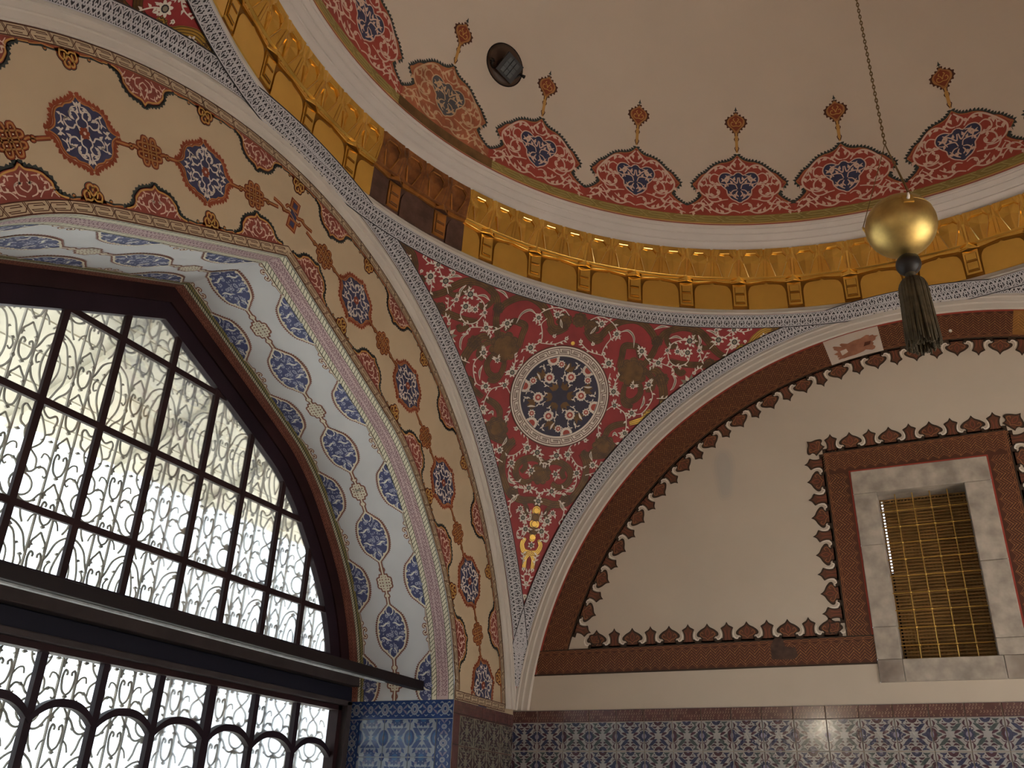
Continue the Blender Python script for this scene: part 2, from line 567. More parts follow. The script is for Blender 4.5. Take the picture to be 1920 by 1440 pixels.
# ---- left wall with pointed niche opening
NS = np.concatenate([np.linspace(-(NP_END + 2.28), -NP_END, 3)[:-1], -NP_L[::-1], NP_L[1:], np.linspace(NP_END, NP_END + 2.28, 3)[1:]])
_y, _z, _, _ = niche_pt(NS)
niche_loop = np.stack([_y, _z], 1)
arch_t = np.linspace(0, PI, 81)
arch_loop = np.vstack([[(2.80, FLOOR)], np.stack([2.795 * np.cos(arch_t), ZC + 2.795 * np.sin(arch_t)], 1), [(-2.80, FLOOR)]])
_outer = np.vstack([[(2.80, FLOOR)], [(2.80, 2.55), (-2.80, 2.55)], [(-2.80, FLOOR)]])
poly = np.vstack([_outer, niche_loop])     # open at the bottom: one outline round the opening
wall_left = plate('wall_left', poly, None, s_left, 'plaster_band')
tag(wall_left, 'cream painted wall around the pointed window niche, covered in medallions', 'wall', kind='structure')

# ---- niche soffit and reveals
ss = np.concatenate([np.linspace(-(NP_END + 2.28), -NP_END, 3)[:-1], np.linspace(-NP_END, 0, 40)[:-1], np.linspace(0, NP_END, 40), np.linspace(NP_END, NP_END + 2.28, 3)[1:]])
ww = np.array([0.0, 0.37, 0.80])
V = []; F = []
for s in ss:
    for w in ww:
        V.append(s_soffit(np.array([[s, w]]), 0.0)[0])
for i in range(len(ss) - 1):
    for j in range(2):
        F.append((i * 3 + j, (i + 1) * 3 + j, (i + 1) * 3 + j + 1, i * 3 + j + 1))
wall_niche = mesh_obj('wall_niche', V, F, 'plaster_soffit')
tag(wall_niche, 'pale grey painted arch soffit and side of the window niche', 'wall', kind='structure')

# ---- right wall (lunette) with window opening
WX0, WX1, WZ0, WZ1 = -0.362, 0.128, 0.238, 1.232       # opening in the stone surround
c = Cv()
SX0, SX1, SZ0, SZ1 = -0.495, 0.272, 0.113, 1.380       # stone surround outer edge
for (x0, z0, x1, z1) in [(-2.8, FLOOR, SX0, 2.6), (SX1, FLOOR, 2.8, 2.6), (SX0, FLOOR, SX1, SZ0), (SX0, SZ1, SX1, 2.6)]:
    c.fill([(x0, z0), (x1, z0), (x1, z1), (x0, z1)], 'plaster_wall', 0)
wall_right = c.build('wall_right', s_right, None, h0=0.0)
tag(wall_right, 'cream lunette wall with brown painted border and grilled window', 'wall', kind='structure')

# ---- east wall, back wall (outside the frame): plain, with the openings that let daylight in
def s_east(v, h):
    return np.stack([np.full(len(v), A - h), v[:, 0], v[:, 1]], 1)
wall_east = plate('wall_east', poly, None, s_east, 'plain_wall')
tag(wall_east, 'plain cream wall with window niche facing the painted niche', 'wall', kind='structure')
VE = [(-p[0], p[1], p[2]) for p in V]
o = mesh_obj('wall_east_niche', VE, F, 'plain_wall'); tag(o, 'plain reveal of the niche in the wall beyond the right edge', 'wall', kind='structure')
m = MB()
for y in np.arange(-1.9, 1.91, 0.76):
    m.box((3.56, y - 0.02, FLOOR), (3.60, y + 0.02, 1.7))
for z in (-0.9, 0.1, 0.95):
    m.box((3.56, -2.0, z - 0.025), (3.60, 2.0, z + 0.025))
m.box((3.57, -2.0, 0.35), (3.62, 2.0, 1.9))  # unseen solid panel added to block sky light from the upper opening
o = m.build('window_4', 'dark_wood'); tag(o, 'dark glazing bars and added light-blocking panel of the unseen window beyond the right edge', 'window', kind='structure')
# back side: open alcove with one small window
c = Cv()
def s_back(v, h):
    return np.stack([v[:, 0], np.full(len(v), -A + h), v[:, 1]], 1)
wall_back = plate('wall_back', poly, None, s_back, 'plain_wall')
tag(wall_back, 'plain cream wall with the open arch behind the viewer', 'wall', kind='structure')
VB = [(p[1], p[0] * 1.0, p[2]) for p in V]
VB = [(x, -A - (-(y) - A) * 1.4, z) for x, y, z in VB]
o = mesh_obj('wall_back_niche', VB, F, 'plain_wall'); tag(o, 'plain reveal of the alcove behind the viewer', 'wall', kind='structure')
c = Cv()
BX0, BX1, BZ0, BZ1 = 0.85, 1.45, 0.12, 0.80
for (x0, z0, x1, z1) in [(-2.1, FLOOR, BX0, 2.0), (BX1, FLOOR, 2.1, 2.0), (BX0, FLOOR, BX1, BZ0), (BX0, BZ1, BX1, 2.0)]:
    c.fill([(x0, z0), (x1, z0), (x1, z1), (x0, z1)], 'plain_wall', 0)
o = c.build('wall_back_alcove', lambda v, h: np.stack([v[:, 0], np.full(len(v), -3.9 + h), v[:, 1]], 1), None, h0=0.0)
tag(o, 'plain back of the alcove with one small high window', 'wall', kind='structure')

# ---- pendentives (four corners of the sphere)
def s_pend(az, z):
    r = math.sqrt(max(0, RP ** 2 - (z - ZC) ** 2))
    return (r * math.sin(az), r * math.cos(az), z)
def pend_patch(q, name):
    V = []; F = []
    n, k = 180, 56
    for i in range(n + 1):
        b = PI / 2 * i / n                        # from one wall normal to the next
        rho = AF / max(math.cos(b), math.sin(b))
        zl = ZC + math.sqrt(max(0.0, RP ** 2 - rho ** 2))
        for j in range(k + 1):
            z = zl + (RING_Z - zl) * j / k
            V.append(s_pend(q + b, z))
    for i in range(n):
        for j in range(k):
            F.append((i * (k + 1) + j, (i + 1) * (k + 1) + j, (i + 1) * (k + 1) + j + 1, i * (k + 1) + j + 1))
    return mesh_obj(name, V, F, 'red_field', smooth=True)
pends = []
for q, nm, lb in ((-PI / 2, 'wall_corner', 'red pendentive between the two arches, painted with scrolls and a round medallion'),
                  (0, 'wall_corner_right', 'red pendentive tip at the right edge above the lunette arch'),
                  (PI / 2, 'wall_corner_east', 'red pendentive behind the right edge of the view'),
                  (PI, 'wall_corner_left', 'red pendentive at the top left above the niche wall')):
    p_ = pend_patch(q, nm); tag(p_, lb, 'pendentive', kind='structure'); pends.append(p_)
PEND, PEND_R, PEND_E, PEND_L = pends

# ---- arch mouldings (one per wall)
def arch_trim(name, side, label):
    # profile: (distance in front of the wall, radius)
    pr = [(-0.005, RIN), (0.006, RIN), (0.010, RIN + 0.006), (0.014, RIN + 0.008), (0.016, RIN + 0.040), (0.020, RIN + 0.046),
          (0.026, RIN + 0.048), (0.027, RIN + 0.074), (0.031, RIN + 0.078), (0.035, RIN + 0.080), (A - AF, ROUT)]
    ts = np.linspace(0, 1, 121)
    V = []; F = []
    path = [(1.0, -0.31 - 0.0)]
    for t in ts:
        for d, r in pr:
            a0 = math.asin((0.001 - ZC) / r); q = a0 + (PI - 2 * a0) * t
            u, z = r * math.cos(q), ZC + r * math.sin(q)
            V.append((u, d, z))
    # straight feet down to the tile line
    k = len(pr)
    for i in range(len(ts) - 1):
        for j in range(k - 1):
            F.append((i * k + j, (i + 1) * k + j, (i + 1) * k + j + 1, i * k + j + 1))
    if side == 'left': W = [(-A + d, u, z) for u, d, z in V]
    elif side == 'right': W = [(u, A - d, z) for u, d, z in V]
    elif side == 'east': W = [(A - d, u, z) for u, d, z in V]
    else: W = [(u, -A + d, z) for u, d, z in V]
    o = mesh_obj(name, W, F, 'plaster_mould', smooth=True)
    o.data.set_sharp_from_angle(angle=math.radians(30))
    return tag(o, label, 'moulding', kind='structure')
TRIM_L = arch_trim('trim_1', 'left', 'cream stepped moulding of the arch over the window niche')
TRIM_R = arch_trim('trim_2', 'right', 'white stepped moulding of the arch over the brown bordered lunette')
arch_trim('trim_3', 'east', 'plain arch moulding beyond the right edge')
arch_trim('trim_4', 'back', 'plain arch moulding behind the viewer')

# ---- ring fillet, frieze backing, cornice, dome
GOLD_LO = (2.747, 2.552); GOLD_HI = (2.728, 3.000)
o = lathe('trim_5', [(RING_R, RING_Z - 0.002), (RING_R - 0.008, RING_Z + 0.010), (2.742, 2.535), (2.744, 2.553), (2.760, 2.553)], 'plaster_mould')
tag(o, 'narrow white fillet under the gold frieze', 'moulding', kind='structure')
cp = [(2.76, 2.998), (2.684, 2.998), (2.680, 3.004), (2.675, 3.022), (2.662, 3.040), (2.650, 3.048), (2.649, 3.056), (2.641, 3.058), (2.630, 3.068), (2.620, 3.079), (2.612, 3.084),
      (2.611, 3.091), (2.603, 3.093), (2.592, 3.106), (2.585, 3.112), (2.584, 3.119), (2.578, 3.121), (2.574, 3.130), (2.573, 3.140)]
o = lathe('trim_6', cp, 'plaster_white', n=256)
tag(o, 'white ringed cornice between gold frieze and dome', 'cornice', kind='structure')
dp = [(DOME_R * math.cos(t), DOME_C + DOME_R * math.sin(t)) for t in np.linspace(0, PI / 2 * 0.998, 49)]
dome = lathe('ceiling', dp, 'plaster_dome', n=192)
tag(dome, 'plain cream dome with a ring of painted red palmettes', 'dome', kind='structure')

# ---- outside the left window: eave and courtyard
def eave():
    root = empty('eave', (-3.9, 0, 1.5))
    tag(root, 'pale boarded eave seen through the upper window', 'eave', kind='structure')
    n = 15; x0, z0, x1, z1 = -3.72, 2.30, -5.45, EAVE_Z
    for i in range(n):
        a, b = i / n, (i + 0.955) / n
        mb = MB(); dz = 0.006 * (i % 2)
        p, q = (x0 + (x1 - x0) * a, z0 + (z1 - z0) * a + dz), (x0 + (x1 - x0) * b, z0 + (z1 - z0) * b + dz)
        Vv = []
        for y in (-6.0, 5.0):
            Vv += [(p[0], y, p[1]), (q[0], y, q[1]), (q[0], y, q[1] + 0.03), (p[0], y, p[1] + 0.03)]
        mb.add(Vv, [(0, 1, 2, 3), (7, 6, 5, 4), (0, 4, 5, 1), (1, 5, 6, 2), (2, 6, 7, 3), (3, 7, 4, 0)])
        o = mb.build('eave_board', 'eave_board', root); o.location = (3.9, 0, -1.5)
    mb = MB(); mb.add([(x0, -6, z0 + 0.06), (x1, -6, z1 + 0.06), (x1, 5, z1 + 0.06), (x0, 5, z0 + 0.06)], [(0, 1, 2, 3)])
    o = mb.build('eave_roof', 'eave_gap', root); o.location = (3.9, 0, -1.5)
    for k in range(9):
        y = -4.0 + k * 0.9
        mb = MB(); Vv = []
        for yy in (y, y + 0.07):
            Vv += [(x0, yy, z0 - 0.05), (x1, yy, z1 - 0.05), (x1, yy, z1 + 0.01), (x0, yy, z0 + 0.01)]
        mb.add(Vv, [(0, 1, 2, 3), (7, 6, 5, 4), (0, 4, 5, 1), (1, 5, 6, 2), (2, 6, 7, 3), (3, 7, 4, 0)])
        o = mb.build('eave_batten', 'eave_board', root); o.location = (3.9, 0, -1.5)
    return root
EAVE_Z = 1.60
eave()
mesh_obj('ground', [(-40, -40, -2.6), (40, -40, -2.6), (40, 40, -2.6), (-40, 40, -2.6)], [(0, 1, 2, 3)], 'court_ground', kind='structure')
tag(bpy.data.objects['ground'], 'pale paved courtyard ground outside the building', 'ground')
# solid shell keeping the sky out above the dome and behind the walls
m = MB()
m.add([(-3.0, -3.0, 5.9), (3.0, -3.0, 5.9), (3.0, 3.0, 5.9), (-3.0, 3.0, 5.9)], [(0, 1, 2, 3)])
o = m.build('roof', 'eave_gap'); tag(o, 'flat roof closing the building above the dome', 'roof', kind='structure')
# ================================================================== WINDOWS
def prof_off(d, zb):
    """niche outline moved inwards by d, cut at height zb; closed (y,z) loop starting bottom right, counter-clockwise over the apex"""
    s = np.linspace(0.0, NP_END + 0.4, 140)
    y, z, ny, nz = niche_pt(s)
    y = y + ny * d; z = z + nz * d
    th = math.atan2(0.1424, 0.30)
    k = (y > 0.004) & (z > zb)
    y, z = y[k], z[k]
    yb = np.interp(zb, z[::-1], y[::-1])
    R = np.vstack([[(yb, zb)], np.stack([y, z], 1)[::-1], [(0.0, 1.857 - d / math.cos(th))]])
    L = R[:-1][::-1] * np.array([-1, 1])
    return np.vstack([R, L])
def ring_mesh(mb, o, i, x0, x1, m=0):
    """frame between loops o and i (same parameter count after resampling): front at x0, back at x1"""
    def rs(P, n=160):
        Q = np.vstack([P, P[:1]]); L = np.concatenate([[0], np.cumsum(np.linalg.norm(np.diff(Q, axis=0), axis=1))])
        # keep apex as a sample: resample both halves separately
        a = int(np.argmax(P[:, 1]))
        t = np.concatenate([np.linspace(0, L[a], n // 2), np.linspace(L[a], L[len(P) - 1], n // 2)[1:]])
        return np.stack([np.interp(t, L, Q[:, 0]), np.interp(t, L, Q[:, 1])], 1)
    O, I = rs(o), rs(i); n = len(O)
    V = [(x0, p[0], p[1]) for p in O] + [(x0, p[0], p[1]) for p in I] + [(x1, p[0], p[1]) for p in I]
    F = [(k, k + 1, n + k + 1, n + k) for k in range(n - 1)] + [(n + k, n + k + 1, 2 * n + k + 1, 2 * n + k) for k in range(n - 1)]
    F += [(0, n, 2 * n - 1, n - 1), (n, 2 * n, 3 * n - 1, 2 * n - 1)]
    mb.add(V, F, m)
def clip_poly(P, C):
    """Sutherland-Hodgman: clip polygon P by convex counter-clockwise polygon C"""
    out = [tuple(p) for p in P]
    n = len(C)
    for i in range(n):
        a, b = C[i], C[(i + 1) % n]
        if np.hypot(*(b - a)) < 1e-9: continue
        inp, out = out, []
        if not inp: break
        f = lambda p: (b[0] - a[0]) * (p[1] - a[1]) - (b[1] - a[1]) * (p[0] - a[0])
        for j in range(len(inp)):
            p, q = inp[j - 1], inp[j]
            fp, fq = f(p), f(q)
            if (fp >= 0) != (fq >= 0):
                t = fp / (fp - fq); out.append((p[0] + t * (q[0] - p[0]), p[1] + t * (q[1] - p[1])))
            if fq >= 0: out.append(q)
    return np.array(out) if len(out) > 2 else None

MY = [-1.545, -1.210, -0.875, -0.540, -0.210, 0.125, 0.465, 0.790, 1.120, 1.445]
MZ = [0.480, 0.955, 1.432]
win1 = empty('window_1', (-3.55, 0, 0.23))
tag(win1, 'upper pointed-arch window with dark wooden glazing bars', 'window', kind='structure')
off = Vector((3.55, 0, -0.23))
def wpart(mb, name, m, smooth=False):
    o = mb.build(name, m, win1, smooth); o.location = off; return o
mb = MB(); ring_mesh(mb, prof_off(-0.03, 0.10), prof_off(0.085, 0.20), -3.548, -3.60); wpart(mb, 'outer_frame', 'dark_wood')
mb = MB(); ring_mesh(mb, prof_off(0.080, 0.12), prof_off(0.178, 0.232), -3.560, -3.60); wpart(mb, 'inner_frame', 'dark_wood2')
GL = prof_off(0.176, 0.231)
for y in MY:
    zt = np.interp(abs(y), np.concatenate([GL[GL[:, 0] >= 0][::-1][:, 0]]), GL[GL[:, 0] >= 0][::-1][:, 1])
    mb = MB(); w = 0.017
    mb.box((-3.588, y - w, 0.20), (-3.566, y + w, zt + 0.03)); wpart(mb, 'glazing_bar', 'dark_wood')
for z in MZ:
    R_ = GL[GL[:, 0] >= 0]; yy = np.interp(z, R_[:, 1], R_[:, 0])
    mb = MB(); mb.box((-3.587, -yy - 0.02, z - 0.016), (-3.567, yy + 0.02, z + 0.016)); wpart(mb, 'glazing_bar', 'dark_wood')
ys = [-1.9] + MY + [1.9]; zs = [0.20] + MZ + [1.8]
for i in range(len(ys) - 1):
    for j in range(len(zs) - 1):
        P = clip_poly([(ys[i], zs[j]), (ys[i + 1], zs[j]), (ys[i + 1], zs[j + 1]), (ys[i], zs[j + 1])], GL)
        if P is None or len(P) < 3: continue
        n = len(P)
        mb = MB()
        tl = random.uniform(-0.002, 0.002)
        mb.add([(-3.574, p[0], p[1]) for p in P] + [(-3.578, p[0], p[1]) for p in P],
               [tuple(range(n)), tuple(range(2 * n - 1, n - 1, -1))] + [(k, (k + 1) % n, n + (k + 1) % n, n + k) for k in range(n)])
        wpart(mb, 'pane', 'window_glass')

# ---- transom boards between upper and lower window
tr = empty('window_transom', (-3.5, 0, -0.08)); tag(tr, 'dark layered transom boards between upper and lower window', 'transom', kind='structure')
def tpart(lo, hi, name, m):
    mb = MB(); mb.box(lo, hi); o = mb.build(name, m, tr); o.location = (3.5, 0, 0.08)
    bv = o.modifiers.new('bevel', 'BEVEL'); bv.width = 0.006; bv.segments = 2
tpart((-3.60, -2.03, 0.062), (-3.475, 2.03, 0.138), 'fascia_board', 'grey_wood')
tpart((-3.60, -2.03, -0.028), (-3.53, 2.03, 0.060), 'recessed_board', 'navy_board')
tpart((-3.60, -1.948, -0.058), (-3.49, 1.948, -0.028), 'lower_moulding', 'grey_wood')

# ---- lower window
win2 = empty('window_2', (-3.55, 0, -2.2))
tag(win2, 'lower window with dark mullions and a scalloped rail', 'window', kind='structure')
off2 = Vector((3.55, 0, 2.2))
def w2(mb, name, m, smooth=False):
    o = mb.build(name, m, win2, smooth); o.location = off2; return o
for sg in (1, -1):
    mb = MB(); mb.box((-3.60, min(sg * 1.945, sg * 2.02), FLOOR), (-3.53, max(sg * 1.945, sg * 2.02), -0.028)); w2(mb, 'side_board', 'navy_board')
    mb = MB(); mb.box((-3.60, min(sg * 1.902, sg * 1.947), FLOOR), (-3.49, max(sg * 1.902, sg * 1.947), -0.030)); w2(mb, 'side_moulding', 'grey_wood')
    mb = MB(); mb.box((-3.60, min(sg * 1.866, sg * 1.904), FLOOR), (-3.53, max(sg * 1.866, sg * 1.904), -0.058)); w2(mb, 'frame_post', 'dark_wood')
mb = MB(); mb.box((-3.60, -1.904, -0.086), (-3.53, 1.904, -0.055)); w2(mb, 'top_rail', 'dark_wood')
MY2 = [1.522, 1.165, 0.823, 0.470, 0.130, -0.200, -0.540, -0.880, -1.215, -1.545]
for k, y in enumerate(MY2):
    w = 0.026 if abs(y - 0.823) < 0.01 or abs(y + 0.880) < 0.01 else 0.018
    mb = MB(); mb.box((-3.592, y - w, FLOOR), (-3.562, y + w, -0.07)); w2(mb, 'mullion', 'dark_wood2')
ends = [1.880] + MY2 + [-1.880]
for i in range(len(ends) - 1):
    y1, y0 = ends[i], ends[i + 1]
    pts = []
    for t in np.linspace(0, 1, 25):
        y = y0 + (y1 - y0) * t
        q = abs(2 * t - 1)
        z = -0.352 + 0.080 * (1 - q ** 2.4)
        pts.append((y, z))
    P = np.array(pts); hw = 0.017
    n = len(P)
    Vv = []
    for x in (-3.558, -3.594):
        for sgn in (1, -1):
            Vv += [(x, p[0], p[1] + sgn * hw) for p in P]
    Ff = []
    for k in range(n - 1):
        Ff += [(k, k + 1, n + k + 1, n + k), (2 * n + k, 3 * n + k, 3 * n + k + 1, 2 * n + k + 1), (k, 2 * n + k, 2 * n + k + 1, k + 1), (n + k, n + k + 1, 3 * n + k + 1, 3 * n + k)]
    Ff += [(0, n, 3 * n, 2 * n), (n - 1, 3 * n - 1, 4 * n - 1, 2 * n - 1)]
    mb = MB(); mb.add(Vv, Ff); w2(mb, 'scalloped_rail', 'dark_wood2')
    for (za, zb) in ((-0.33, -0.075), (FLOOR + 0.1, -0.33)):
        mb = MB(); mb.box((-3.582, y0, za), (-3.578, y1, zb)); w2(mb, 'pane', 'window_glass')

# ---- loose beam across the niche
mb = MB(); mb.box((-3.068, -1.99, 0.030), (-3.008, 1.992, 0.083))
beam = mb.build('wooden_beam', 'black_wood')
bv = beam.modifiers.new('bevel', 'BEVEL'); bv.width = 0.004; bv.segments = 2
tag(beam, 'long dark wooden beam spanning the window niche in front of the transom', 'beam')
mb = MB(); mb.box((-3.070, -1.98, 0.023), (-3.046, 1.62, 0.0305)); o = mb.build('underside_glint', 'beam_glint', beam); o['label'] = 'pale strip under the beam standing in for reflected window light'  # pale strip added to stand in for window light reflected on the underside

# ---- wrought iron grille outside the left windows
grille = empty('iron_grille', (-3.78, 0, FLOOR)); tag(grille, 'pale wrought iron scroll grille standing outside the window panes', 'grille')
GOFF = Vector((3.78, 0, -FLOOR))
def scroll_unit(kind):
    mb = MB(); R = 0.0056
    def cur(p, r=R, n=5, closed=False):
        for s in (1, -1):
            q = crom([(s * a, b) for a, b in p], n, closed)
            mb.tube([(0, a, b) for a, b in q], r, 5, closed=closed)
    def leaf(a, b, w, h):
        for s in (1, -1):
            mb.add([(0.006, s * a, b + h), (0.006, s * a + w, b), (0.006, s * a, b - h), (0.006, s * a - w, b), (-0.006, s * a, b + h), (-0.006, s * a + w, b), (-0.006, s * a, b - h), (-0.006, s * a - w, b)],
                   [(0, 1, 2, 3), (7, 6, 5, 4), (0, 4, 5, 1), (1, 5, 6, 2), (2, 6, 7, 3), (3, 7, 4, 0)])
            if a == 0: break
    if kind == 'A':        # ring with shoulders and crossing ogees
        mb.tube([(0, 0.058 * math.cos(t), 0.165 + 0.052 * math.sin(t)) for t in np.linspace(0, 2 * PI, 20, endpoint=False)], R, 5, closed=True)
        cur([(0.0, 0.222), (0.035, 0.235), (0.060, 0.262), (0.095, 0.268), (0.118, 0.240)])
        cur([(0.118, 0.240), (0.105, 0.225), (0.095, 0.232)], 0.0046)
        cur([(0.0, 0.108), (0.040, 0.092), (0.075, 0.105), (0.100, 0.140), (0.122, 0.160)])
        cur([(0.012, 0.100), (0.030, 0.070), (0.042, 0.030), (0.060, 0.0)])
        cur([(0.050, 0.255), (0.042, 0.300), (0.0, 0.335), (-0.042, 0.375), (-0.052, 0.420), (-0.030, 0.470)])
        cur([(0.052, 0.420), (0.085, 0.440), (0.090, 0.470)])
        cur([(0.122, 0.300), (0.100, 0.330), (0.075, 0.335), (0.066, 0.310)], 0.0046)
        cur([(0.122, 0.060), (0.098, 0.040), (0.086, 0.010)], 0.0046)
        leaf(0, 0.232, 0.018, 0.020); leaf(0, 0.098, 0.020, 0.016); leaf(0.085, 0.112, 0.009, 0.009); leaf(0.070, 0.266, 0.009, 0.009)
        leaf(0.090, 0.400, 0.014, 0.008); leaf(0.045, 0.395, 0.010, 0.006)
    elif kind == 'B':      # tall pointed lens with volutes
        cur([(0.0, 0.440), (0.030, 0.420), (0.052, 0.370), (0.070, 0.300), (0.066, 0.230), (0.040, 0.170), (0.018, 0.120), (0.0, 0.080)])
        cur([(0.0, 0.080), (0.030, 0.100), (0.060, 0.150), (0.098, 0.190), (0.120, 0.240)])
        cur([(0.0, 0.470), (0.040, 0.455), (0.080, 0.420), (0.105, 0.360), (0.122, 0.330)])
        cur([(0.090, 0.330), (0.104, 0.300), (0.095, 0.270), (0.080, 0.280)], 0.0046)
        cur([(0.0, 0.080), (0.024, 0.050), (0.050, 0.040), (0.080, 0.060), (0.095, 0.040), (0.085, 0.0)])
        cur([(0.0, 0.045), (0.020, 0.020), (0.030, 0.0)])
        cur([(0.0, 0.360), (0.022, 0.330), (0.026, 0.270), (0.012, 0.220), (0.0, 0.190)], 0.0046)
        cur([(0.122, 0.130), (0.100, 0.110), (0.080, 0.085)], 0.0046)
        leaf(0, 0.446, 0.018, 0.012); leaf(0, 0.076, 0.014, 0.012); leaf(0.092, 0.330, 0.012, 0.008); leaf(0.118, 0.250, 0.010, 0.018); leaf(0.060, 0.375, 0.010, 0.007)
    elif kind == 'G':      # narrow gap: back-to-back C scrolls
        for z0 in (0.0, 0.235):
            cur([(0.0, z0 + 0.012), (0.024, z0 + 0.035), (0.034, z0 + 0.085), (0.026, z0 + 0.120), (0.012, z0 + 0.112), (0.014, z0 + 0.098)])
            cur([(0.0, z0 + 0.215), (0.018, z0 + 0.190), (0.036, z0 + 0.165), (0.040, z0 + 0.130)])
            leaf(0.036, z0 + 0.150, 0.010, 0.007); leaf(0, z0 + 0.006, 0.012, 0.009)
    me = mb.build('scroll_panel', 'iron', grille)
    me.location = GOFF
    return me
units = {k: scroll_unit(k) for k in 'ABG'}
first = {k: True for k in 'ABG'}
def place(k, y, z, s=1.0):
    if first[k]:
        o = units[k]; first[k] = False
    else:
        o = copy_obj(units[k], grille)
    o.location = GOFF + Vector((-3.78, y, z)); o.scale = (1, 1, s)
rods = [0.125 + 0.335 * k for k in range(-6, 6)]
for k, yb in enumerate(rods):
    for yo in (0.040, 0.280):
        y = yb + yo
        if abs(y) > 1.98: continue
        top = np.interp(abs(y), NP[:, 0], NP[:, 1])
        mb = MB(); mb.tube([(-3.785, y, FLOOR), (-3.785, y, top + 0.05)], 0.0075, 6)
        r_ = mb.build('rod', 'iron_rod', grille); r_.location = GOFF
    for j, z in enumerate(np.arange(-0.93, 1.75, 0.468)):
        yc = yb + 0.160
        if z < np.interp(min(abs(yc), 1.99), NP[:, 0], NP[:, 1]) and abs(yc) < 1.98:
            place('A' if j % 2 == 1 else 'B', yc, z)
        yg = yb - 0.0075
        if z < np.interp(min(abs(yg), 1.99), NP[:, 0], NP[:, 1]) and abs(yg) < 1.98:
            place('G', yg, z)

# ---- small window in the right wall: stone surround, brass bars, wooden lattice
win3 = empty('window_3', (-0.11, A, 0.113)); tag(win3, 'small stone framed window with brass bars and lattice in the lunette wall', 'window', kind='structure')
o3 = Vector((0.11, -A, -0.113))
def w3(mb, name, m, bev=0.004):
    o = mb.build(name, m, win3); o.location = o3
    if bev:
        b = o.modifiers.new('bevel', 'BEVEL'); b.width = bev; b.segments = 2
    return o
def block(x0, z0, x1, z1, m='marble'):
    mb = MB(); mb.box((x0, A - 0.012, z0), (x1, A + 0.24, z1)); return w3(mb, 'stone_block', m)
g = 0.0012
block(SX0, WZ1, SX1, SZ1)
block(SX0, 0.905, WX0, WZ1 - g); block(SX0, 0.420, WX0, 0.905 - g); block(SX0, WZ0, WX0, 0.420 - g)
block(WX1, 0.760, SX1, WZ1 - g); block(WX1, 0.330, SX1, 0.760 - g); block(WX1, WZ0, SX1, 0.330 - g)
block(SX0, SZ0, WX0 - 0.0, WZ0 - g, 'marble_dirty'); block(WX0 + g, SZ0, WX1 + 0.02, WZ0 - g); block(WX1 + 0.02 + g, SZ0, SX1, WZ0 - g, 'marble_dirty')
W_, H_ = WX1 - WX0, WZ1 - WZ0
bx = [WX0 + W_ * k / 5 for k in range(1, 5)]
bz = [WZ0 + 0.085 + 0.1005 * k for k in range(9)]
for x in bx:
    mb = MB(); mb.tube([(x, A + 0.075, WZ0), (x, A + 0.075, WZ1)], 0.0034, 8); w3(mb, 'grille_bar', 'brass', 0)
for z in bz:
    mb = MB(); mb.tube([(WX0, A + 0.071, z), (WX1, A + 0.071, z)], 0.0034, 8); w3(mb, 'grille_bar', 'brass', 0)
nd = None
for x in bx:
    for z in bz:
        if nd is None:
            mb = MB()
            prof = [(0.0085 * math.cos(t), 0.0085 * math.sin(t)) for t in np.linspace(-PI / 2, PI / 2, 6)]
            Vv = []; Ff = []
            for i in range(8):
                for (r, h) in prof: Vv.append((r * math.cos(PI * i / 4), h, r * math.sin(PI * i / 4)))
            for i in range(8):
                for j in range(5): Ff.append((i * 6 + j, i * 6 + j + 1, ((i + 1) % 8) * 6 + j + 1, ((i + 1) % 8) * 6 + j))
            mb.add(Vv, Ff); nd = mb.build('grille_knot', 'brass', win3, True); o_ = nd
        else:
            o_ = copy_obj(nd, win3)
        o_.location = o3 + Vector((x, A + 0.070, z))
mb = MB(); p_ = 0.0197
for k in range(int(W_ / p_) + 1):
    x = WX0 + p_ * k; mb.box((x, A + 0.170, WZ0), (x + 0.0082, A + 0.178, WZ1))
for k in range(int(H_ / p_) + 1):
    z = WZ0 + p_ * k; mb.box((WX0, A + 0.163, z), (WX1, A + 0.170, z + 0.0082))
o = w3(mb, 'lattice', 'lattice_wood', 0); o['kind'] = 'stuff'; o['label'] = 'fine wooden lattice behind the brass bars'
mb = MB(); mb.box((WX0 + 0.016, A + 0.215, WZ0 - 0.02), (WX1 + 0.02, A + 0.235, WZ1 + 0.02)); w3(mb, 'shutter', 'lattice_wood', 0)
mb = MB(); mb.box((WX0 - 0.01, A + 0.215, WZ0 - 0.02), (WX0 + 0.016, A + 0.235, 0.78)); w3(mb, 'shutter', 'black_void', 0)
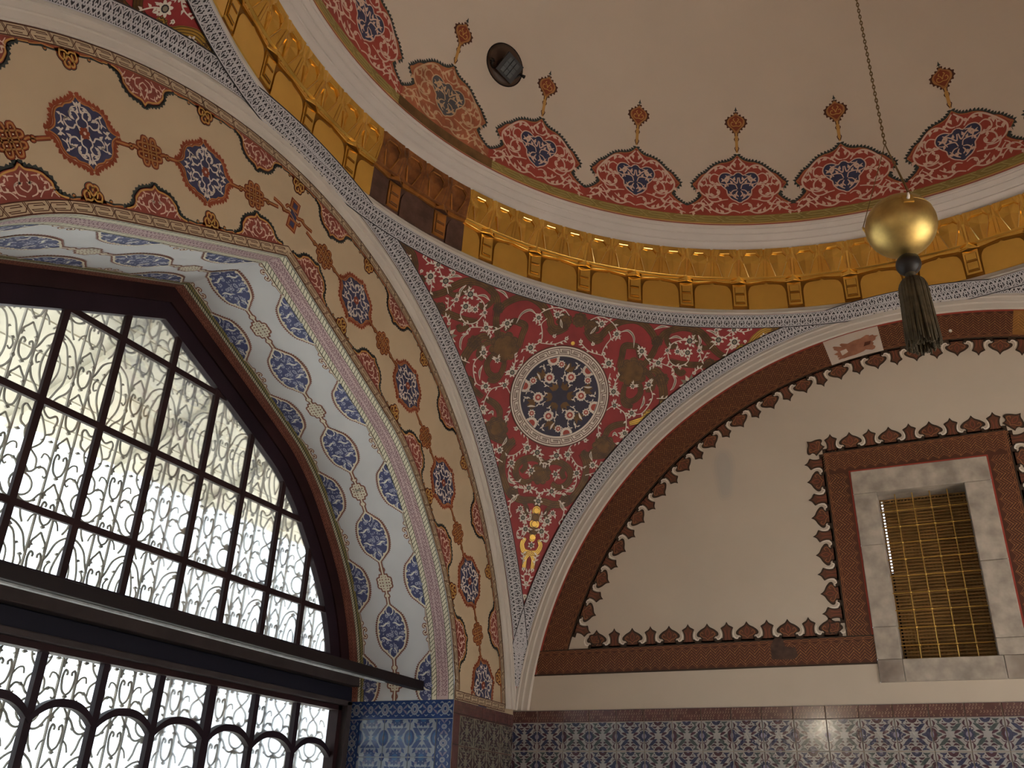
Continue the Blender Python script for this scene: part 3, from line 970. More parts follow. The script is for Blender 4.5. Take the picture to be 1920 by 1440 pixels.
# ================================================================== GOLD FRIEZE
FW = math.radians(7.75)
def frieze_mesh(name, m_top, m_panel, m_pillar, m_groove):
    mb = MB()
    def P(u, v, d):
        if v > 0.57: d = 0.014 + (d - 0.014) * 1.25
        r = GOLD_LO[0] + (GOLD_HI[0] - GOLD_LO[0]) * v - d
        z = GOLD_LO[1] + (GOLD_HI[1] - GOLD_LO[1]) * v
        return (r * math.sin(u * FW), r * math.cos(u * FW), z)
    def poly(pts, m):
        mb.add([P(*p) for p in pts], [tuple(range(len(pts)))], m)
    def prism(uv, d0, d1, m, ms=None):
        """raised plate with sloping edge"""
        c = np.mean(np.array(uv), 0)
        top = [(u if abs(abs(u) - 0.5) < 1e-6 else c[0] + (u - c[0]) * 0.975, v if v < 1e-6 else c[1] + (v - c[1]) * 0.975, d1) for u, v in uv]
        bot = [(u, v, d0) for u, v in uv]
        n = len(uv)
        tri = tessellate_polygon([[Vector((u, v, 0)) for u, v in uv]])
        mb.add([P(*p) for p in top], [tuple(t) for t in tri], m)
        mb.add([P(*p) for p in top + bot], [(k, (k + 1) % n, n + (k + 1) % n, n + k) for k in range(n) if not (abs(abs(uv[k][0]) - 0.5) < 1e-6 and abs(abs(uv[(k + 1) % n][0]) - 0.5) < 1e-6)], m if ms is None else ms)
    # ground
    for k in range(4):
        a, b = -0.5 + k * 0.25, -0.25 + k * 0.25
        poly([(a, 0, 0), (b, 0, 0), (b, 0.53, 0.0), (a, 0.53, 0.0)], 3)
    for s in (1, -1):
        S = lambda L: [(s * p[0],) + tuple(p[1:]) for p in L]
        # half cartouche panel with bracket top
        prism(S([(0.145, 0.0), (0.50, 0.0), (0.50, 0.455), (0.46, 0.430), (0.36, 0.425), (0.27, 0.415), (0.215, 0.395), (0.180, 0.355), (0.160, 0.310), (0.150, 0.260)]), 0.0, 0.012, 1)
        # thin raised line over the panel
        prism(S([(0.13, 0.455), (0.24, 0.462), (0.50, 0.487), (0.50, 0.53), (0.13, 0.53)]), 0.0, 0.014, 2)
        # shield facets between the spurs
        top = 0.93
        for (b0, b1, b2, b3) in ((0.205, 0.105, 0.085, 0.16), (0.295, 0.395, 0.415, 0.34)):
            poly(S([(b0, 0.53, 0.014), (0.25, 0.53, 0.010), (0.25, 0.80, 0.024), (b1, 0.74, 0.036)]), 0)
            poly(S([(b1, 0.74, 0.036), (0.25, 0.80, 0.024), (0.25, top, 0.030), (b3, top, 0.034), (b2, 0.86, 0.036)]), 0)
            poly(S([(b2, 0.86, 0.036), (b3, top, 0.034), (b3, top + 0.012, 0.046), (b2, 0.874, 0.048)]), 0)
            poly(S([(b2, 0.874, 0.048), (b3, top + 0.012, 0.046), (b3, 1.0, 0.050), (b2, 1.0, 0.050)]), 0)
            poly(S([(b3, top, 0.034), (0.25, top, 0.030), (0.25, top + 0.012, 0.046), (b3, top + 0.012, 0.046)]), 0)
            poly(S([(b3, top + 0.012, 0.046), (0.25, top + 0.012, 0.046), (0.25, 1.0, 0.050), (b3, 1.0, 0.050)]), 0)
        # spur at the notch (large) and pilaster at the panel centre (slim)
        for (c0, sg) in ((0.0, 1), (0.5, -1)):
            e = lambda q: c0 + sg * q
            k = 1.0 if c0 == 0 else 0.72
            ax = 0.056 * (1 if c0 == 0 else 0.82)
            poly(S([(e(0.0), 0.53, 0.024), (e(0.205), 0.53, 0.014), (e(0.105), 0.74, 0.036), (e(0.022), 0.81, ax)]), 0)
            poly(S([(e(0.0), 0.53, 0.024), (e(0.022), 0.81, ax), (e(0.0), 0.81, ax)]), 0)
            poly(S([(e(0.022), 0.81, ax), (e(0.105), 0.74, 0.036), (e(0.085), 0.86, 0.036), (e(0.085), 0.874, 0.048), (e(0.035), 0.885, ax)]), 0)
            poly(S([(e(0.0), 0.81, ax), (e(0.022), 0.81, ax), (e(0.035), 0.885, ax), (e(0.035), 1.0, 0.052), (e(0.0), 1.0, 0.044)]), 0)
            poly(S([(e(0.035), 0.885, ax), (e(0.085), 0.874, 0.048), (e(0.085), 1.0, 0.050), (e(0.035), 1.0, 0.052)]), 0)
            # raised arris along the spur edge
            h_ = 0.012 * k; w_ = 0.012 * k
            a_, b_ = (e(0.200), 0.545, 0.014), (e(0.100), 0.755, 0.037)
            q1, q2 = S([(a_[0], a_[1] - 0.01, a_[2] + 0.003)])[0], S([(b_[0], b_[1], b_[2] + 0.006)])[0]
            mb.tube([P(*q1), P(*q2)], [0.0055 * k, 0.0045 * k], 8, 4)
            # dark strip painting the shade of a fine groove beside the pilaster
            poly(S([(e(0.030), 0.56, 0.0275), (e(0.036), 0.56, 0.0272), (e(0.030), 0.78, ax - 0.002), (e(0.026), 0.78, ax - 0.001)]), 3)
        # thin beads outlining the hood of the shield and the ledge
        hd = [(0.092, 0.80, 0.040), (0.088, 0.865, 0.044), (0.160, 0.936, 0.042), (0.340, 0.936, 0.042), (0.412, 0.865, 0.044), (0.408, 0.80, 0.040)]
        mb.tube([P(*q) for q in S(hd)], 0.0028, 6, 4)
        mb.tube([P(*q) for q in S([(0.0, 0.535, 0.031), (0.25, 0.535, 0.031), (0.5, 0.535, 0.031)])], 0.0016, 6, 0)
        # ledge line between the zones
        poly(S([(0.0, 0.53, 0.030), (0.5, 0.53, 0.030), (0.5, 0.515, 0.018), (0.0, 0.515, 0.018)]), 0)
    # pillar with two sunk boxes
    prism([(-0.125, 0.05), (0.125, 0.05), (0.125, 0.44), (-0.125, 0.44)], 0.0, 0.010, 2)
    for v0, v1 in ((0.10, 0.235), (0.255, 0.375)):
        a = 0.085
        bq = [(-a, v0), (a, v0), (a, v1), (-a, v1)]
        prism(bq, 0.010, 0.018, 2)
        i = 0.06
        mb.add([P(u, v, 0.0186) for u, v in [(-a * 0.9, v0 + 0.005), (a * 0.9, v0 + 0.005), (a * 0.9, v0 + 0.020), (-a * 0.9, v0 + 0.020)]], [(0, 1, 2, 3)], 3)
        mb.add([P(u, v, 0.0112) for u, v in [(-a * 1.08, v0 - 0.012), (a * 1.08, v0 - 0.012), (a * 1.08, v1 + 0.010), (-a * 1.08, v1 + 0.010)]], [(0, 1, 2, 3)], 3)
    mb.tube([P(-0.155, 0.452, 0.012), P(0.0, 0.440, 0.044), P(0.155, 0.452, 0.012)], 0.0030, 6, 0)
    # tent over the pillar
    L_, R_, Fp, T_ = (-0.155, 0.455, 0.008), (0.155, 0.455, 0.008), (0.0, 0.447, 0.040), (0.0, 0.56, 0.032)
    poly([L_, Fp, T_], 2); poly([Fp, R_, T_], 2); poly([L_, R_, Fp], 3)  # tent underside coloured dark in place of its shade
    poly([(-0.17, 0.475, 0.012), (-0.06, 0.475, 0.034), (-0.06, 0.487, 0.034), (-0.17, 0.487, 0.012)], 2)
    me = bpy.data.meshes.new(name)
    me.from_pydata(mb.v, [], mb.f)
    for m in (m_top, m_panel, m_pillar, m_groove, 'gold_bright' if m_top == 'gold_leaf' else 'gold_patina_light'): me.materials.append(MATS[m])
    me.polygons.foreach_set('material_index', mb.m)
    me.update()
    return me
fr_gold = frieze_mesh('frieze_panel', 'gold_leaf', 'gold_leaf', 'gold_leaf', 'gold_dark')
fr_old = frieze_mesh('frieze_panel_aged', 'gold_patina', 'gold_patina_dark', 'gold_patina_light', 'gold_patina_dark')
frieze = lathe('trim_7', [(2.790, 2.545), (2.775, 2.56), (2.765, 2.99), (2.77, 3.01)], 'gold_leaf')
tag(frieze, 'gilded faceted frieze ring under the dome cornice', 'frieze', kind='structure')
for k in range(46):
    az = -45.3 - 7.75 * 2 * 2 + 7.75 * k + 7.75 * 0          # k=4 sits at -45.3 deg
    az = -45.3 + 7.75 * (k - 12)
    o = bpy.data.objects.new('frieze_panel', fr_old if k in (8, 9) else fr_gold)
    COL.objects.link(o); o.parent = frieze
    o.rotation_euler = (0, 0, -math.radians(az))
    if k in (8, 9): o['label'] = 'unrestored brown frieze panel'
# ================================================================== DOME PAINTING
def s_dome(v, h):
    el = v[:, 1] / DOME_R
    az = v[:, 0] / (DOME_R * np.cos(el))
    r = DOME_R - h
    return np.stack([r * np.cos(el) * np.sin(az), r * np.cos(el) * np.cos(az), DOME_C + r * np.sin(el)], 1)
def resample(P, step):
    P = np.array(P, float)
    L = np.concatenate([[0], np.cumsum(np.linalg.norm(np.diff(P, axis=0), axis=1))])
    n = max(2, int(round(L[-1] / step)) + 1)
    t = np.linspace(0, L[-1], n)
    return np.stack([np.interp(t, L, P[:, 0]), np.interp(t, L, P[:, 1])], 1)
def teeth(cv, P, size, step, m, l, side=1, w=0.62, closed=False):
    """row of small leaves standing on the left (side=1) of a path"""
    Q = resample(P, step)
    for i in range(len(Q) - 1):
        a, b = Q[i], Q[i + 1]
        d = b - a; L = np.hypot(*d)
        if L < 1e-6: continue
        d /= L; n = np.array([-d[1], d[0]]) * side
        c = (a + b) / 2
        hw = L * w
        cv.raw([c - d * hw - n * 0.2 * size, c - d * hw * 0.95 + n * 0.42 * size, c + n * size + d * 0.12 * size, c + d * hw * 0.95 + n * 0.42 * size, c + d * hw - n * 0.2 * size], [(0, 1, 2, 3, 4)], m, l)
def leafblob(cv, p, ang, L, w, m, l):
    """almond leaf starting at p"""
    d = np.array([math.cos(ang), math.sin(ang)]); n = np.array([-d[1], d[0]])
    p = np.array(p, float)
    cv.raw([p, p + d * L * 0.35 + n * w * 0.5, p + d * L, p + d * L * 0.35 - n * w * 0.5], [(0, 1, 2, 3)], m, l)
def scroll(cv, pts, w, m, l, leaves=(), n=6, lw=2.6, ll=5.0):
    """smooth tapering stem with little leaves at given fractions"""
    P = crom(pts, n)
    cv.stroke(P, [w * 0.75, w, w, w * 0.6], m, l)
    for t, sd in leaves:
        i = int(min(max(t, 0), 0.999) * (len(P) - 1))
        d = P[min(i + 1, len(P) - 1)] - P[max(i - 1, 0)]
        a = math.atan2(d[1], d[0]) + sd * 0.9
        leafblob(cv, P[i], a, w * ll, w * lw, m, l)
    return P

def palmette():
    pu = lambda x, y: ((x - (600 + (y - 660) * 0.052)) * 0.000615, 0.085 + (1360 - y) * 0.000711)
    T = lambda L: [pu(*p) for p in L]
    c = Cv()
    half = crom(T([(600, 660), (660, 712), (730, 738), (800, 748), (870, 775), (930, 815), (985, 865)]), 4)
    lob = crom(T([(985, 865), (1045, 893), (1090, 935), (1120, 968), (1165, 1000)]), 4)
    nk = crom(T([(1165, 1000), (1135, 1042), (1095, 1080), (1065, 1130)]), 4)
    lo = crom(T([(1065, 1130), (1105, 1172), (1160, 1212), (1215, 1243), (1256, 1254)]), 4)
    H = np.vstack([half, lob[1:], nk[1:], lo[1:]])
    H[0, 0] = 0
    H[-1, 0] = 0.3830
    out = np.vstack([H[::-1] * np.array([-1, 1]), H[1:], np.stack([np.linspace(0.3830, -0.3830, 25), np.full(25, 0.082)], 1)])
    c.fill(out, 'red_paint', 0, grid=0.045)
    h = Cv()
    teeth(h, H, 0.023, 0.0225, 'dark_teal', 0, side=1, w=0.46)
    h.stroke(H, 0.007, 'dark_teal', 1)
    # orange inner line
    Hi = H.copy(); Hi[:, 0] *= 0.972; Hi[:, 1] -= 0.008
    h.stroke(Hi[:-6], 0.006, 'orange_paint', 1)
    S = lambda L, w=0.0125, lv=(), m='pink_white', l=2: scroll(h, T(L), w * 0.98, m, l, lv, lw=2.2, ll=3.8)
    # arabesque: large loop, inner spiral, foot scrolls
    S([(612, 705), (650, 745), (690, 790), (655, 835), (612, 842)], 0.012, [(0.25, -1), (0.5, 1)])
    S([(690, 860), (735, 815), (800, 785), (880, 805), (965, 870), (1040, 945), (1085, 1010), (1075, 1080), (1020, 1130), (940, 1155), (860, 1140)], 0.0125, [(0.15, -1), (0.28, -1), (0.42, -1), (0.55, -1), (0.68, 1), (0.8, -1)])
    S([(830, 900), (890, 880), (940, 915), (945, 970), (905, 995), (860, 975)], 0.010, [(0.3, 1), (0.6, -1), (0.9, 1)])
    S([(830, 1010), (900, 1010), (960, 1050), (970, 1110), (920, 1140), (860, 1110), (850, 1070), (890, 1050)], 0.011, [(0.2, 1), (0.45, -1), (0.7, -1), (0.98, 1)])
    S([(960, 880), (1000, 930), (990, 985), (1030, 1020), (1060, 1000)], 0.008, [(0.3, 1), (0.55, -1), (0.8, 1)])
    S([(760, 1170), (830, 1180), (900, 1200), (960, 1195), (1000, 1150), (1010, 1100)], 0.010, [(0.2, 1), (0.5, -1)])
    S([(640, 1330), (720, 1305), (800, 1335), (880, 1330), (960, 1290), (1000, 1225), (1040, 1185)], 0.012, [(0.2, 1), (0.4, 1), (0.55, 1), (0.75, 1)])
    S([(650, 1235), (700, 1215), (750, 1235), (770, 1290), (830, 1270), (880, 1230)], 0.010, [(0.3, -1), (0.6, 1), (0.8, 1)])
    S([(990, 1240), (1050, 1250), (1100, 1290), (1160, 1320), (1230, 1345)], 0.011, [(0.2, 1), (0.4, -1), (0.6, 1), (0.8, -1)])
    S([(1030, 1165), (1075, 1205), (1060, 1250), (1010, 1290), (980, 1335)], 0.009, [(0.3, 1), (0.5, 1), (0.8, -1)])
    S([(1100, 1215), (1150, 1245), (1190, 1300)], 0.008, [(0.5, 1)])
    S([(1110, 985), (1130, 1000), (1105, 1015)], 0.006, m='orange_paint')
    # blue heart
    heart = crom(T([(628, 866), (672, 900), (735, 872), (800, 880), (838, 930), (828, 985), (790, 1030), (758, 1062), (752, 1110), (715, 1160), (660, 1190), (642, 1206)]), 4)
    heart[0, 0] = 0; heart[-1, 0] = 0
    h.stroke(heart, 0.016, 'pink_white', 2)
    S([(645, 1060), (690, 1070), (720, 1105), (700, 1130), (680, 1110)], 0.009, [(0.5, 1)], l=4)
    S([(620, 920), (640, 985), (690, 940), (760, 895)], 0.010, [(0.6, 1), (0.8, -1)], l=4)
    S([(640, 1050), (660, 1000), (720, 990), (780, 1000), (825, 985)], 0.009, [(0.4, 1), (0.7, -1)], l=4)
    S([(636, 1140), (660, 1110), (640, 1075)], 0.010, l=4)
    S([(690, 900), (740, 910), (770, 940), (745, 960), (725, 945)], 0.010, [(0.5, 1), (0.8, -1)], l=4)
    S([(740, 1020), (770, 960), (815, 930)], 0.009, [(0.4, 1)], l=4)
    S([(650, 1170), (690, 1140), (735, 1080)], 0.009, [(0.4, 1), (0.7, -1)], l=4)
    c.items += h.mirror().items
    hp = np.vstack([heart, heart[::-1][1:-1] * np.array([-1, 1])])
    c.fill(hp, 'navy', 3, grid=0.05)
    return c
def finial():
    c = Cv()
    pv = lambda y: 0.085 + (1360 - y) * 0.000711
    def bulb(k, m, l):
        H = crom([(0, pv(195)), (0.020 * k, pv(235)), (0.055 * k, pv(262)), (0.070 * k, pv(300)), (0.062 * k, pv(345)), (0.030 * k, pv(385)), (0.014 * k, pv(430))], 4)
        c.fill(np.vstack([H, H[::-1][1:-1] * np.array([-1, 1]) if k else H]), m, l)
        return H
    H = bulb(1.08, 'dark_outline', 0)
    h = Cv(); teeth(h, H, 0.012, 0.028, 'dark_outline', 0, side=1, w=0.3)
    h.stroke(crom([(0.012, pv(420)), (0.009, pv(470)), (0.016, pv(492)), (0.008, pv(520)), (0.008, pv(575)), (0.014, pv(592)), (0.004, pv(630))], 4), 0.006, 'dark_outline', 2)
    c.items += h.mirror().items
    bulb(0.90, 'orange_paint', 1); 
    c.fill([(-0.013, pv(420)), (0.013, pv(420)), (0.008, pv(640)), (-0.008, pv(640))], 'ochre_paint', 1)
    H2 = crom([(0, pv(232)), (0.040, pv(270)), (0.050, pv(305)), (0.036, pv(350)), (0, pv(405))], 4)
    c.fill(np.vstack([H2, H2[::-1][1:-1] * np.array([-1, 1])]), 'rust_paint', 2)
    h = Cv()
    h.stroke(crom([(0, pv(345)), (0.022, pv(350)), (0.036, pv(330)), (0.030, pv(305)), (0.018, pv(310))], 4), 0.006, 'ochre_paint', 3)
    h.stroke(crom([(0, pv(330)), (0.008, pv(300)), (0.020, pv(282)), (0.012, pv(265))], 4), 0.006, 'ochre_paint', 3)
    c.items += h.mirror().items
    # fleur at the tip
    c.fill([(-0.003, pv(215)), (0.003, pv(215)), (0.003, pv(185)), (0.014, pv(188)), (0.006, pv(172)), (0, pv(142)), (-0.006, pv(172)), (-0.014, pv(188)), (-0.003, pv(185))], 'dark_teal', 2)
    return c
_pal = palmette().build('palmette', s_dome, dome)
_fin = finial().build('finial', s_dome, _pal)
azs = [-88.7, -72.2, -55.2, -38.3, -21.45, -5.2, 11.2]
azs += [11.2 + 260.1 / 16 * k for k in range(1, 16)]
for k, az in enumerate(azs):
    if k == 0:
        p_, f_ = _pal, _fin
    else:
        p_ = copy_obj(_pal, dome); f_ = copy_obj(_fin, p_)
    p_.rotation_euler = (0, 0, -math.radians(az))
    if k == 1:                                      # unrestored palmette over the brown frieze panels
        p_.data = p_.data.copy()
        for i_, m_ in enumerate(p_.data.materials):
            w_ = {'red_paint': 'worn_red', 'pink_white': 'worn_pink', 'navy': 'worn_navy'}.get(m_.name)
            if w_: p_.data.materials[i_] = MATS[w_]
        p_['label'] = 'worn unrestored palmette with faded colours'
    f_.rotation_euler = (0, 0, 0)
# greenish chain border and thin red line at the springing
c = Cv()
n = 22 * 4
LU = 2 * PI * DOME_R / n
chain = Cv()
seg = 8
for k in range(n):
    for q in range(4):
        a = LU * (k + q / 4); b = LU * (k + (q + 1) / 4)
        c.fill([(a, 0.022), (b, 0.022), (b, 0.084), (a, 0.084)], 'olive_gold', 0)
        c.fill([(a, 0.002), (b, 0.002), (b, 0.010), (a, 0.010)], 'red_paint', 0)
        c.fill([(a, 0.012), (b, 0.012), (b, 0.024), (a, 0.024)], 'ochre_paint', 0)
    o_ = LU * k
    Z = [(0.0, 0.032), (0.14, 0.032), (0.17, 0.040), (0.14, 0.052), (0.06, 0.052), (0.03, 0.064), (0.06, 0.074), (0.185, 0.074)]
    c.stroke([(o_ + x, y) for x, y in Z], 0.0042, 'olive_line', 1)
    c.stroke([(o_ + 0.150, 0.074), (o_ + 0.205, 0.032)], 0.0042, 'olive_line', 1)
def s_dome_ring(v, h):
    el = v[:, 1] / DOME_R; az = v[:, 0] / DOME_R; r = DOME_R - h
    return np.stack([r * np.cos(el) * np.sin(az), r * np.cos(el) * np.cos(az), DOME_C + r * np.sin(el)], 1)
c.build('chain_border', s_dome_ring, dome)
c = Cv()
for k in range(12):
    a, b = math.radians(-80.5 + 17.5 * k / 12) * DOME_R, math.radians(-80.5 + 17.5 * (k + 1) / 12) * DOME_R
    c.fill([(a, 0.012), (b, 0.012), (b, 0.084), (a, 0.084)], 'worn_olive', 4)
o = c.build('unrestored_border', s_dome_ring, dome); o['label'] = 'dark unrestored stretch of the chain border'
# ================================================================== PENDENTIVE PAINTING
PC = np.array([0, 0, ZC])
_d = np.array([-2.262, 2.262, 1.985]) - PC
PW = _d / np.linalg.norm(_d)
PU = np.array([1, 1, 0]) / math.sqrt(2)
PV = np.cross(PW, PU); PV = PV if PV[2] > 0 else -PV
def s_pendf(v, h):
    p = v[:, :1] / (2 * RP); q = v[:, 1:] / (2 * RP)
    r2 = p * p + q * q
    d = ((1 - r2) * PW + 2 * p * PU + 2 * q * PV) / (1 + r2)
    return PC + (RP - h) * d
def pend_uv(x, y):
    P = on_sphere(x, y, ZC, RP) - PC
    d = P / np.linalg.norm(P); k = 2 * RP / (1 + d @ PW)
    return np.array([k * (d @ PU), k * (d @ PV)])
PX = lambda L: np.array([pend_uv(*p) for p in L])
PXM = 0.0033      # metres per photo pixel on this surface

def flower(cv, c, r, n=8, l=4, core='leaf_grey', pet='white_paint', rot=None, dark=True):
    rot = random.uniform(0, 1) if rot is None else rot
    for k in range(n):
        a = rot + 2 * PI * k / n
        d = np.array([math.cos(a), math.sin(a)]); t = np.array([-d[1], d[0]])
        p = np.array(c)
        cv.raw([p + d * r * 0.25, p + d * r * 0.55 + t * r * 0.26, p + d * r * 0.92 + t * r * 0.16, p + d * r * 1.05, p + d * r * 0.92 - t * r * 0.16, p + d * r * 0.55 - t * r * 0.26], [(0, 1, 2, 3, 4, 5)], pet, l)
    if dark: cv.disc(c, r * 0.50, 'ink', l + 1, 10)
    cv.disc(c, r * 0.33, core, l + 2, 8)
def bud(cv, c, ang, r, l=4):
    for da, k in ((0, 1.5), (0.55, 1.1), (-0.55, 1.1)):
        leafblob(cv, c, ang + da, r * k, r * 0.75, 'white_paint', l)
    cv.disc(np.array(c) + r * 0.5 * np.array([math.cos(ang), math.sin(ang)]), r * 0.22, 'leaf_grey', l + 1, 6)
def vine(cv, px, w, m='vine_brown', l=1, lines=True, curl=True):
    P = crom(PX(px), 7)
    W = w * PXM * 1.55
    cv.stroke(P, [W * 0.55, W, W * 1.05, W, W * 0.6], m, l)
    if lines:
        d = np.gradient(P, axis=0); d /= np.linalg.norm(d, axis=1)[:, None] + 1e-9
        nrm = np.stack([-d[:, 1], d[:, 0]], 1)
        for k in (-0.46, -0.16, 0.16, 0.46):
            tw = np.linspace(0.7, 1, len(P))[:, None]
            cv.stroke(P + nrm * W * k * 0.95, 0.0032, 'vine_line', l + 1)
def cloud(cv, px, r, m='vine_brown', l=1, n=9):
    c = pend_uv(*px); R = r * PXM * 1.28
    t = np.linspace(0, 2 * PI, 72, endpoint=False)
    rad = R * (0.86 + 0.14 * np.abs(np.sin(t * n / 2)))
    cv.fill(np.stack([c[0] + rad * np.cos(t), c[1] + rad * np.sin(t)], 1), m, l)
    for k in range(4):
        tt = np.linspace(0, 2 * PI, 28) + k
        rr = R * np.linspace(0.15 + 0.15 * k, 0.30 + 0.17 * k, 28)
        cv.stroke(np.stack([c[0] + rr * np.cos(tt), c[1] + rr * np.sin(tt)], 1), 0.0032, 'vine_line', l + 1)
    for k in range(n):
        a = 2 * PI * k / n + 0.3
        q = c + R * 0.75 * np.array([math.cos(a), math.sin(a)])
        cv.stroke(arc(q, R * 0.2, math.degrees(a) - 140, math.degrees(a) + 140, 8), 0.003, 'vine_line', l + 1)
def stem(cv, px, w=2.0, leaves=(), l=3):
    P = scroll(cv, PX(px), w * PXM, 'white_paint', l, leaves, lw=2.0, ll=4.2)
def bigleaf(cv, px, w=6, l=4):
    P = crom(PX(px), 5); W = w * PXM
    cv.stroke(P, [0.2 * W, 0.8 * W, W, 0.7 * W, 0.1 * W], 'white_paint', l)
    cv.stroke(P[2:-2], [0.1 * W, 0.45 * W, 0.5 * W, 0.1 * W], 'leaf_grey', l + 1)

half = Cv()      # right half, later mirrored about the corner diagonal
vine(half, [(1102, 617), (1112, 630), (1126, 630), (1137, 619), (1152, 609), (1167, 602), (1190, 600), (1208, 608), (1223, 625), (1231, 643)], 10)
vine(half, [(1231, 643), (1225, 660), (1214, 676), (1202, 690)], 9)
vine(half, [(1229, 655), (1242, 629), (1261, 618), (1285, 614), (1311, 622), (1328, 639), (1339, 655), (1354, 667), (1367, 669)], 10)
vine(half, [(1255, 676), (1275, 682), (1300, 684), (1325, 684), (1349, 680), (1369, 671)], 9)
vine(half, [(1217, 693), (1232, 697), (1240, 715), (1244, 738), (1242, 760), (1229, 772), (1214, 781)], 12)
vine(half, [(1185, 705), (1197, 718), (1201, 735), (1191, 749), (1178, 752), (1168, 745)], 8)
vine(half, [(1160, 690), (1166, 668), (1170, 650), (1182, 648), (1196, 652), (1200, 672)], 9)
vine(half, [(1176, 794), (1155, 797), (1140, 806), (1133, 822)], 9)
vine(half, [(1133, 822), (1146, 835), (1140, 850), (1120, 855), (1098, 852), (1092, 845)], 9)
vine(half, [(1013, 880), (1026, 868), (1046, 866), (1063, 876), (1070, 892), (1062, 908), (1046, 914), (1034, 906)], 9)
vine(half, [(1090, 850), (1098, 868), (1098, 890), (1090, 912), (1076, 930), (1060, 943), (1038, 946), (1016, 940), (1005, 950)], 10)
vine(half, [(1010, 1012), (1013, 1024), (1006, 1036), (992, 1038), (984, 1048), (982, 1068)], 7, 'vine_gold')
vine(half, [(1200, 690), (1215, 700), (1224, 712), (1222, 728), (1210, 732)], 8)
vine(half, [(1172, 720), (1168, 740), (1172, 758), (1186, 762)], 8)
vine(half, [(1255, 620), (1250, 636), (1258, 650), (1270, 646)], 7)
vine(half, [(1300, 620), (1306, 640), (1318, 652), (1334, 650)], 7)
vine(half, [(1264, 690), (1276, 700), (1284, 694)], 8)
vine(half, [(1120, 840), (1108, 850), (1104, 864), (1112, 876)], 8)
vine(half, [(1062, 872), (1054, 886), (1058, 898)], 7)
vine(half, [(1044, 944), (1030, 952), (1022, 966), (1030, 976)], 6)
vine(half, [(1130, 634), (1118, 640), (1106, 632), (1098, 620)], 8)
cloud(half, (1240, 712), 13); cloud(half, (1060, 938), 11); cloud(half, (1330, 682), 10); cloud(half, (1232, 640), 10)
cloud(half, (1186, 698), 26); cloud(half, (1132, 838), 21); cloud(half, (1110, 612), 14)
for st in ([(1107, 600), (1122, 594), (1139, 598), (1152, 609), (1160, 624)], [(1141, 621), (1145, 634), (1136, 647), (1130, 662), (1141, 681), (1154, 690)],
           [(1128, 666), (1104, 658), (1089, 643)], [(1203, 658), (1212, 672), (1222, 680), (1234, 680)], [(1251, 654), (1255, 676), (1268, 686), (1285, 682), (1292, 672), (1289, 661)],
           [(1247, 669), (1234, 680), (1217, 689)], [(1242, 682), (1261, 691), (1264, 706)], [(1216, 723), (1223, 740), (1219, 755), (1204, 774), (1189, 777)],
           [(1231, 747), (1255, 746), (1274, 740)], [(1251, 655), (1262, 643), (1278, 638), (1293, 639)], [(1330, 654), (1347, 638), (1362, 630), (1376, 618)],
           [(1377, 641), (1366, 654), (1357, 676)], [(1376, 618), (1392, 622), (1410, 618)], [(1433, 631), (1422, 645)], [(1311, 657), (1316, 676), (1326, 660)],
           [(1154, 762), (1171, 775), (1174, 796), (1171, 812)], [(1146, 762), (1129, 777), (1122, 797), (1122, 812)], [(1150, 734), (1154, 715), (1162, 702)],
           [(1094, 824), (1073, 833), (1064, 846)], [(1071, 856), (1082, 872), (1096, 878)], [(1097, 891), (1118, 884), (1127, 865)], [(1081, 890), (1079, 908), (1068, 918), (1053, 915)],
           [(1040, 858), (1030, 868), (1022, 872)], [(1034, 921), (1048, 926), (1058, 924)], [(1047, 938), (1057, 950), (1055, 969), (1047, 980)], [(1026, 977), (1012, 978), (1014, 966), (1022, 964)],
           [(1015, 996), (1028, 1003), (1024, 1016), (1014, 1012)], [(1034, 921), (1018, 922), (1010, 928)], [(1001, 1060), (1004, 1048), (1006, 1040)], [(984, 1104), (990, 1092), (994, 1080), (990, 1072)],
           [(1171, 812), (1166, 828), (1158, 834)], [(1144, 700), (1140, 720), (1148, 734)], [(1300, 700), (1312, 690), (1322, 700)]):
    lv = [(t, random.choice((-1, 1))) for t in (0.22, 0.4, 0.58, 0.76, 0.97)]
    stem(half, st, 2.1, lv)
for lf in ([(1164, 622), (1178, 620), (1188, 632), (1188, 652)], [(1259, 700), (1266, 712), (1262, 726), (1256, 732)], [(1226, 618), (1240, 612), (1256, 613)], [(1254, 635), (1268, 631), (1282, 637)],
           [(1309, 628), (1313, 640), (1308, 652)], [(1324, 619), (1336, 622), (1345, 631)], [(1207, 742), (1206, 755), (1199, 768)], [(1118, 612), (1112, 620), (1106, 626)], [(1078, 908), (1072, 920), (1058, 921)], [(1110, 864), (1107, 854), (1108, 846)],
           [(1050, 938), (1052, 948), (1056, 958)], [(1440, 628), (1452, 622), (1466, 618)], [(1158, 818), (1152, 812), (1148, 818)]):
    bigleaf(half, lf, 5.5)
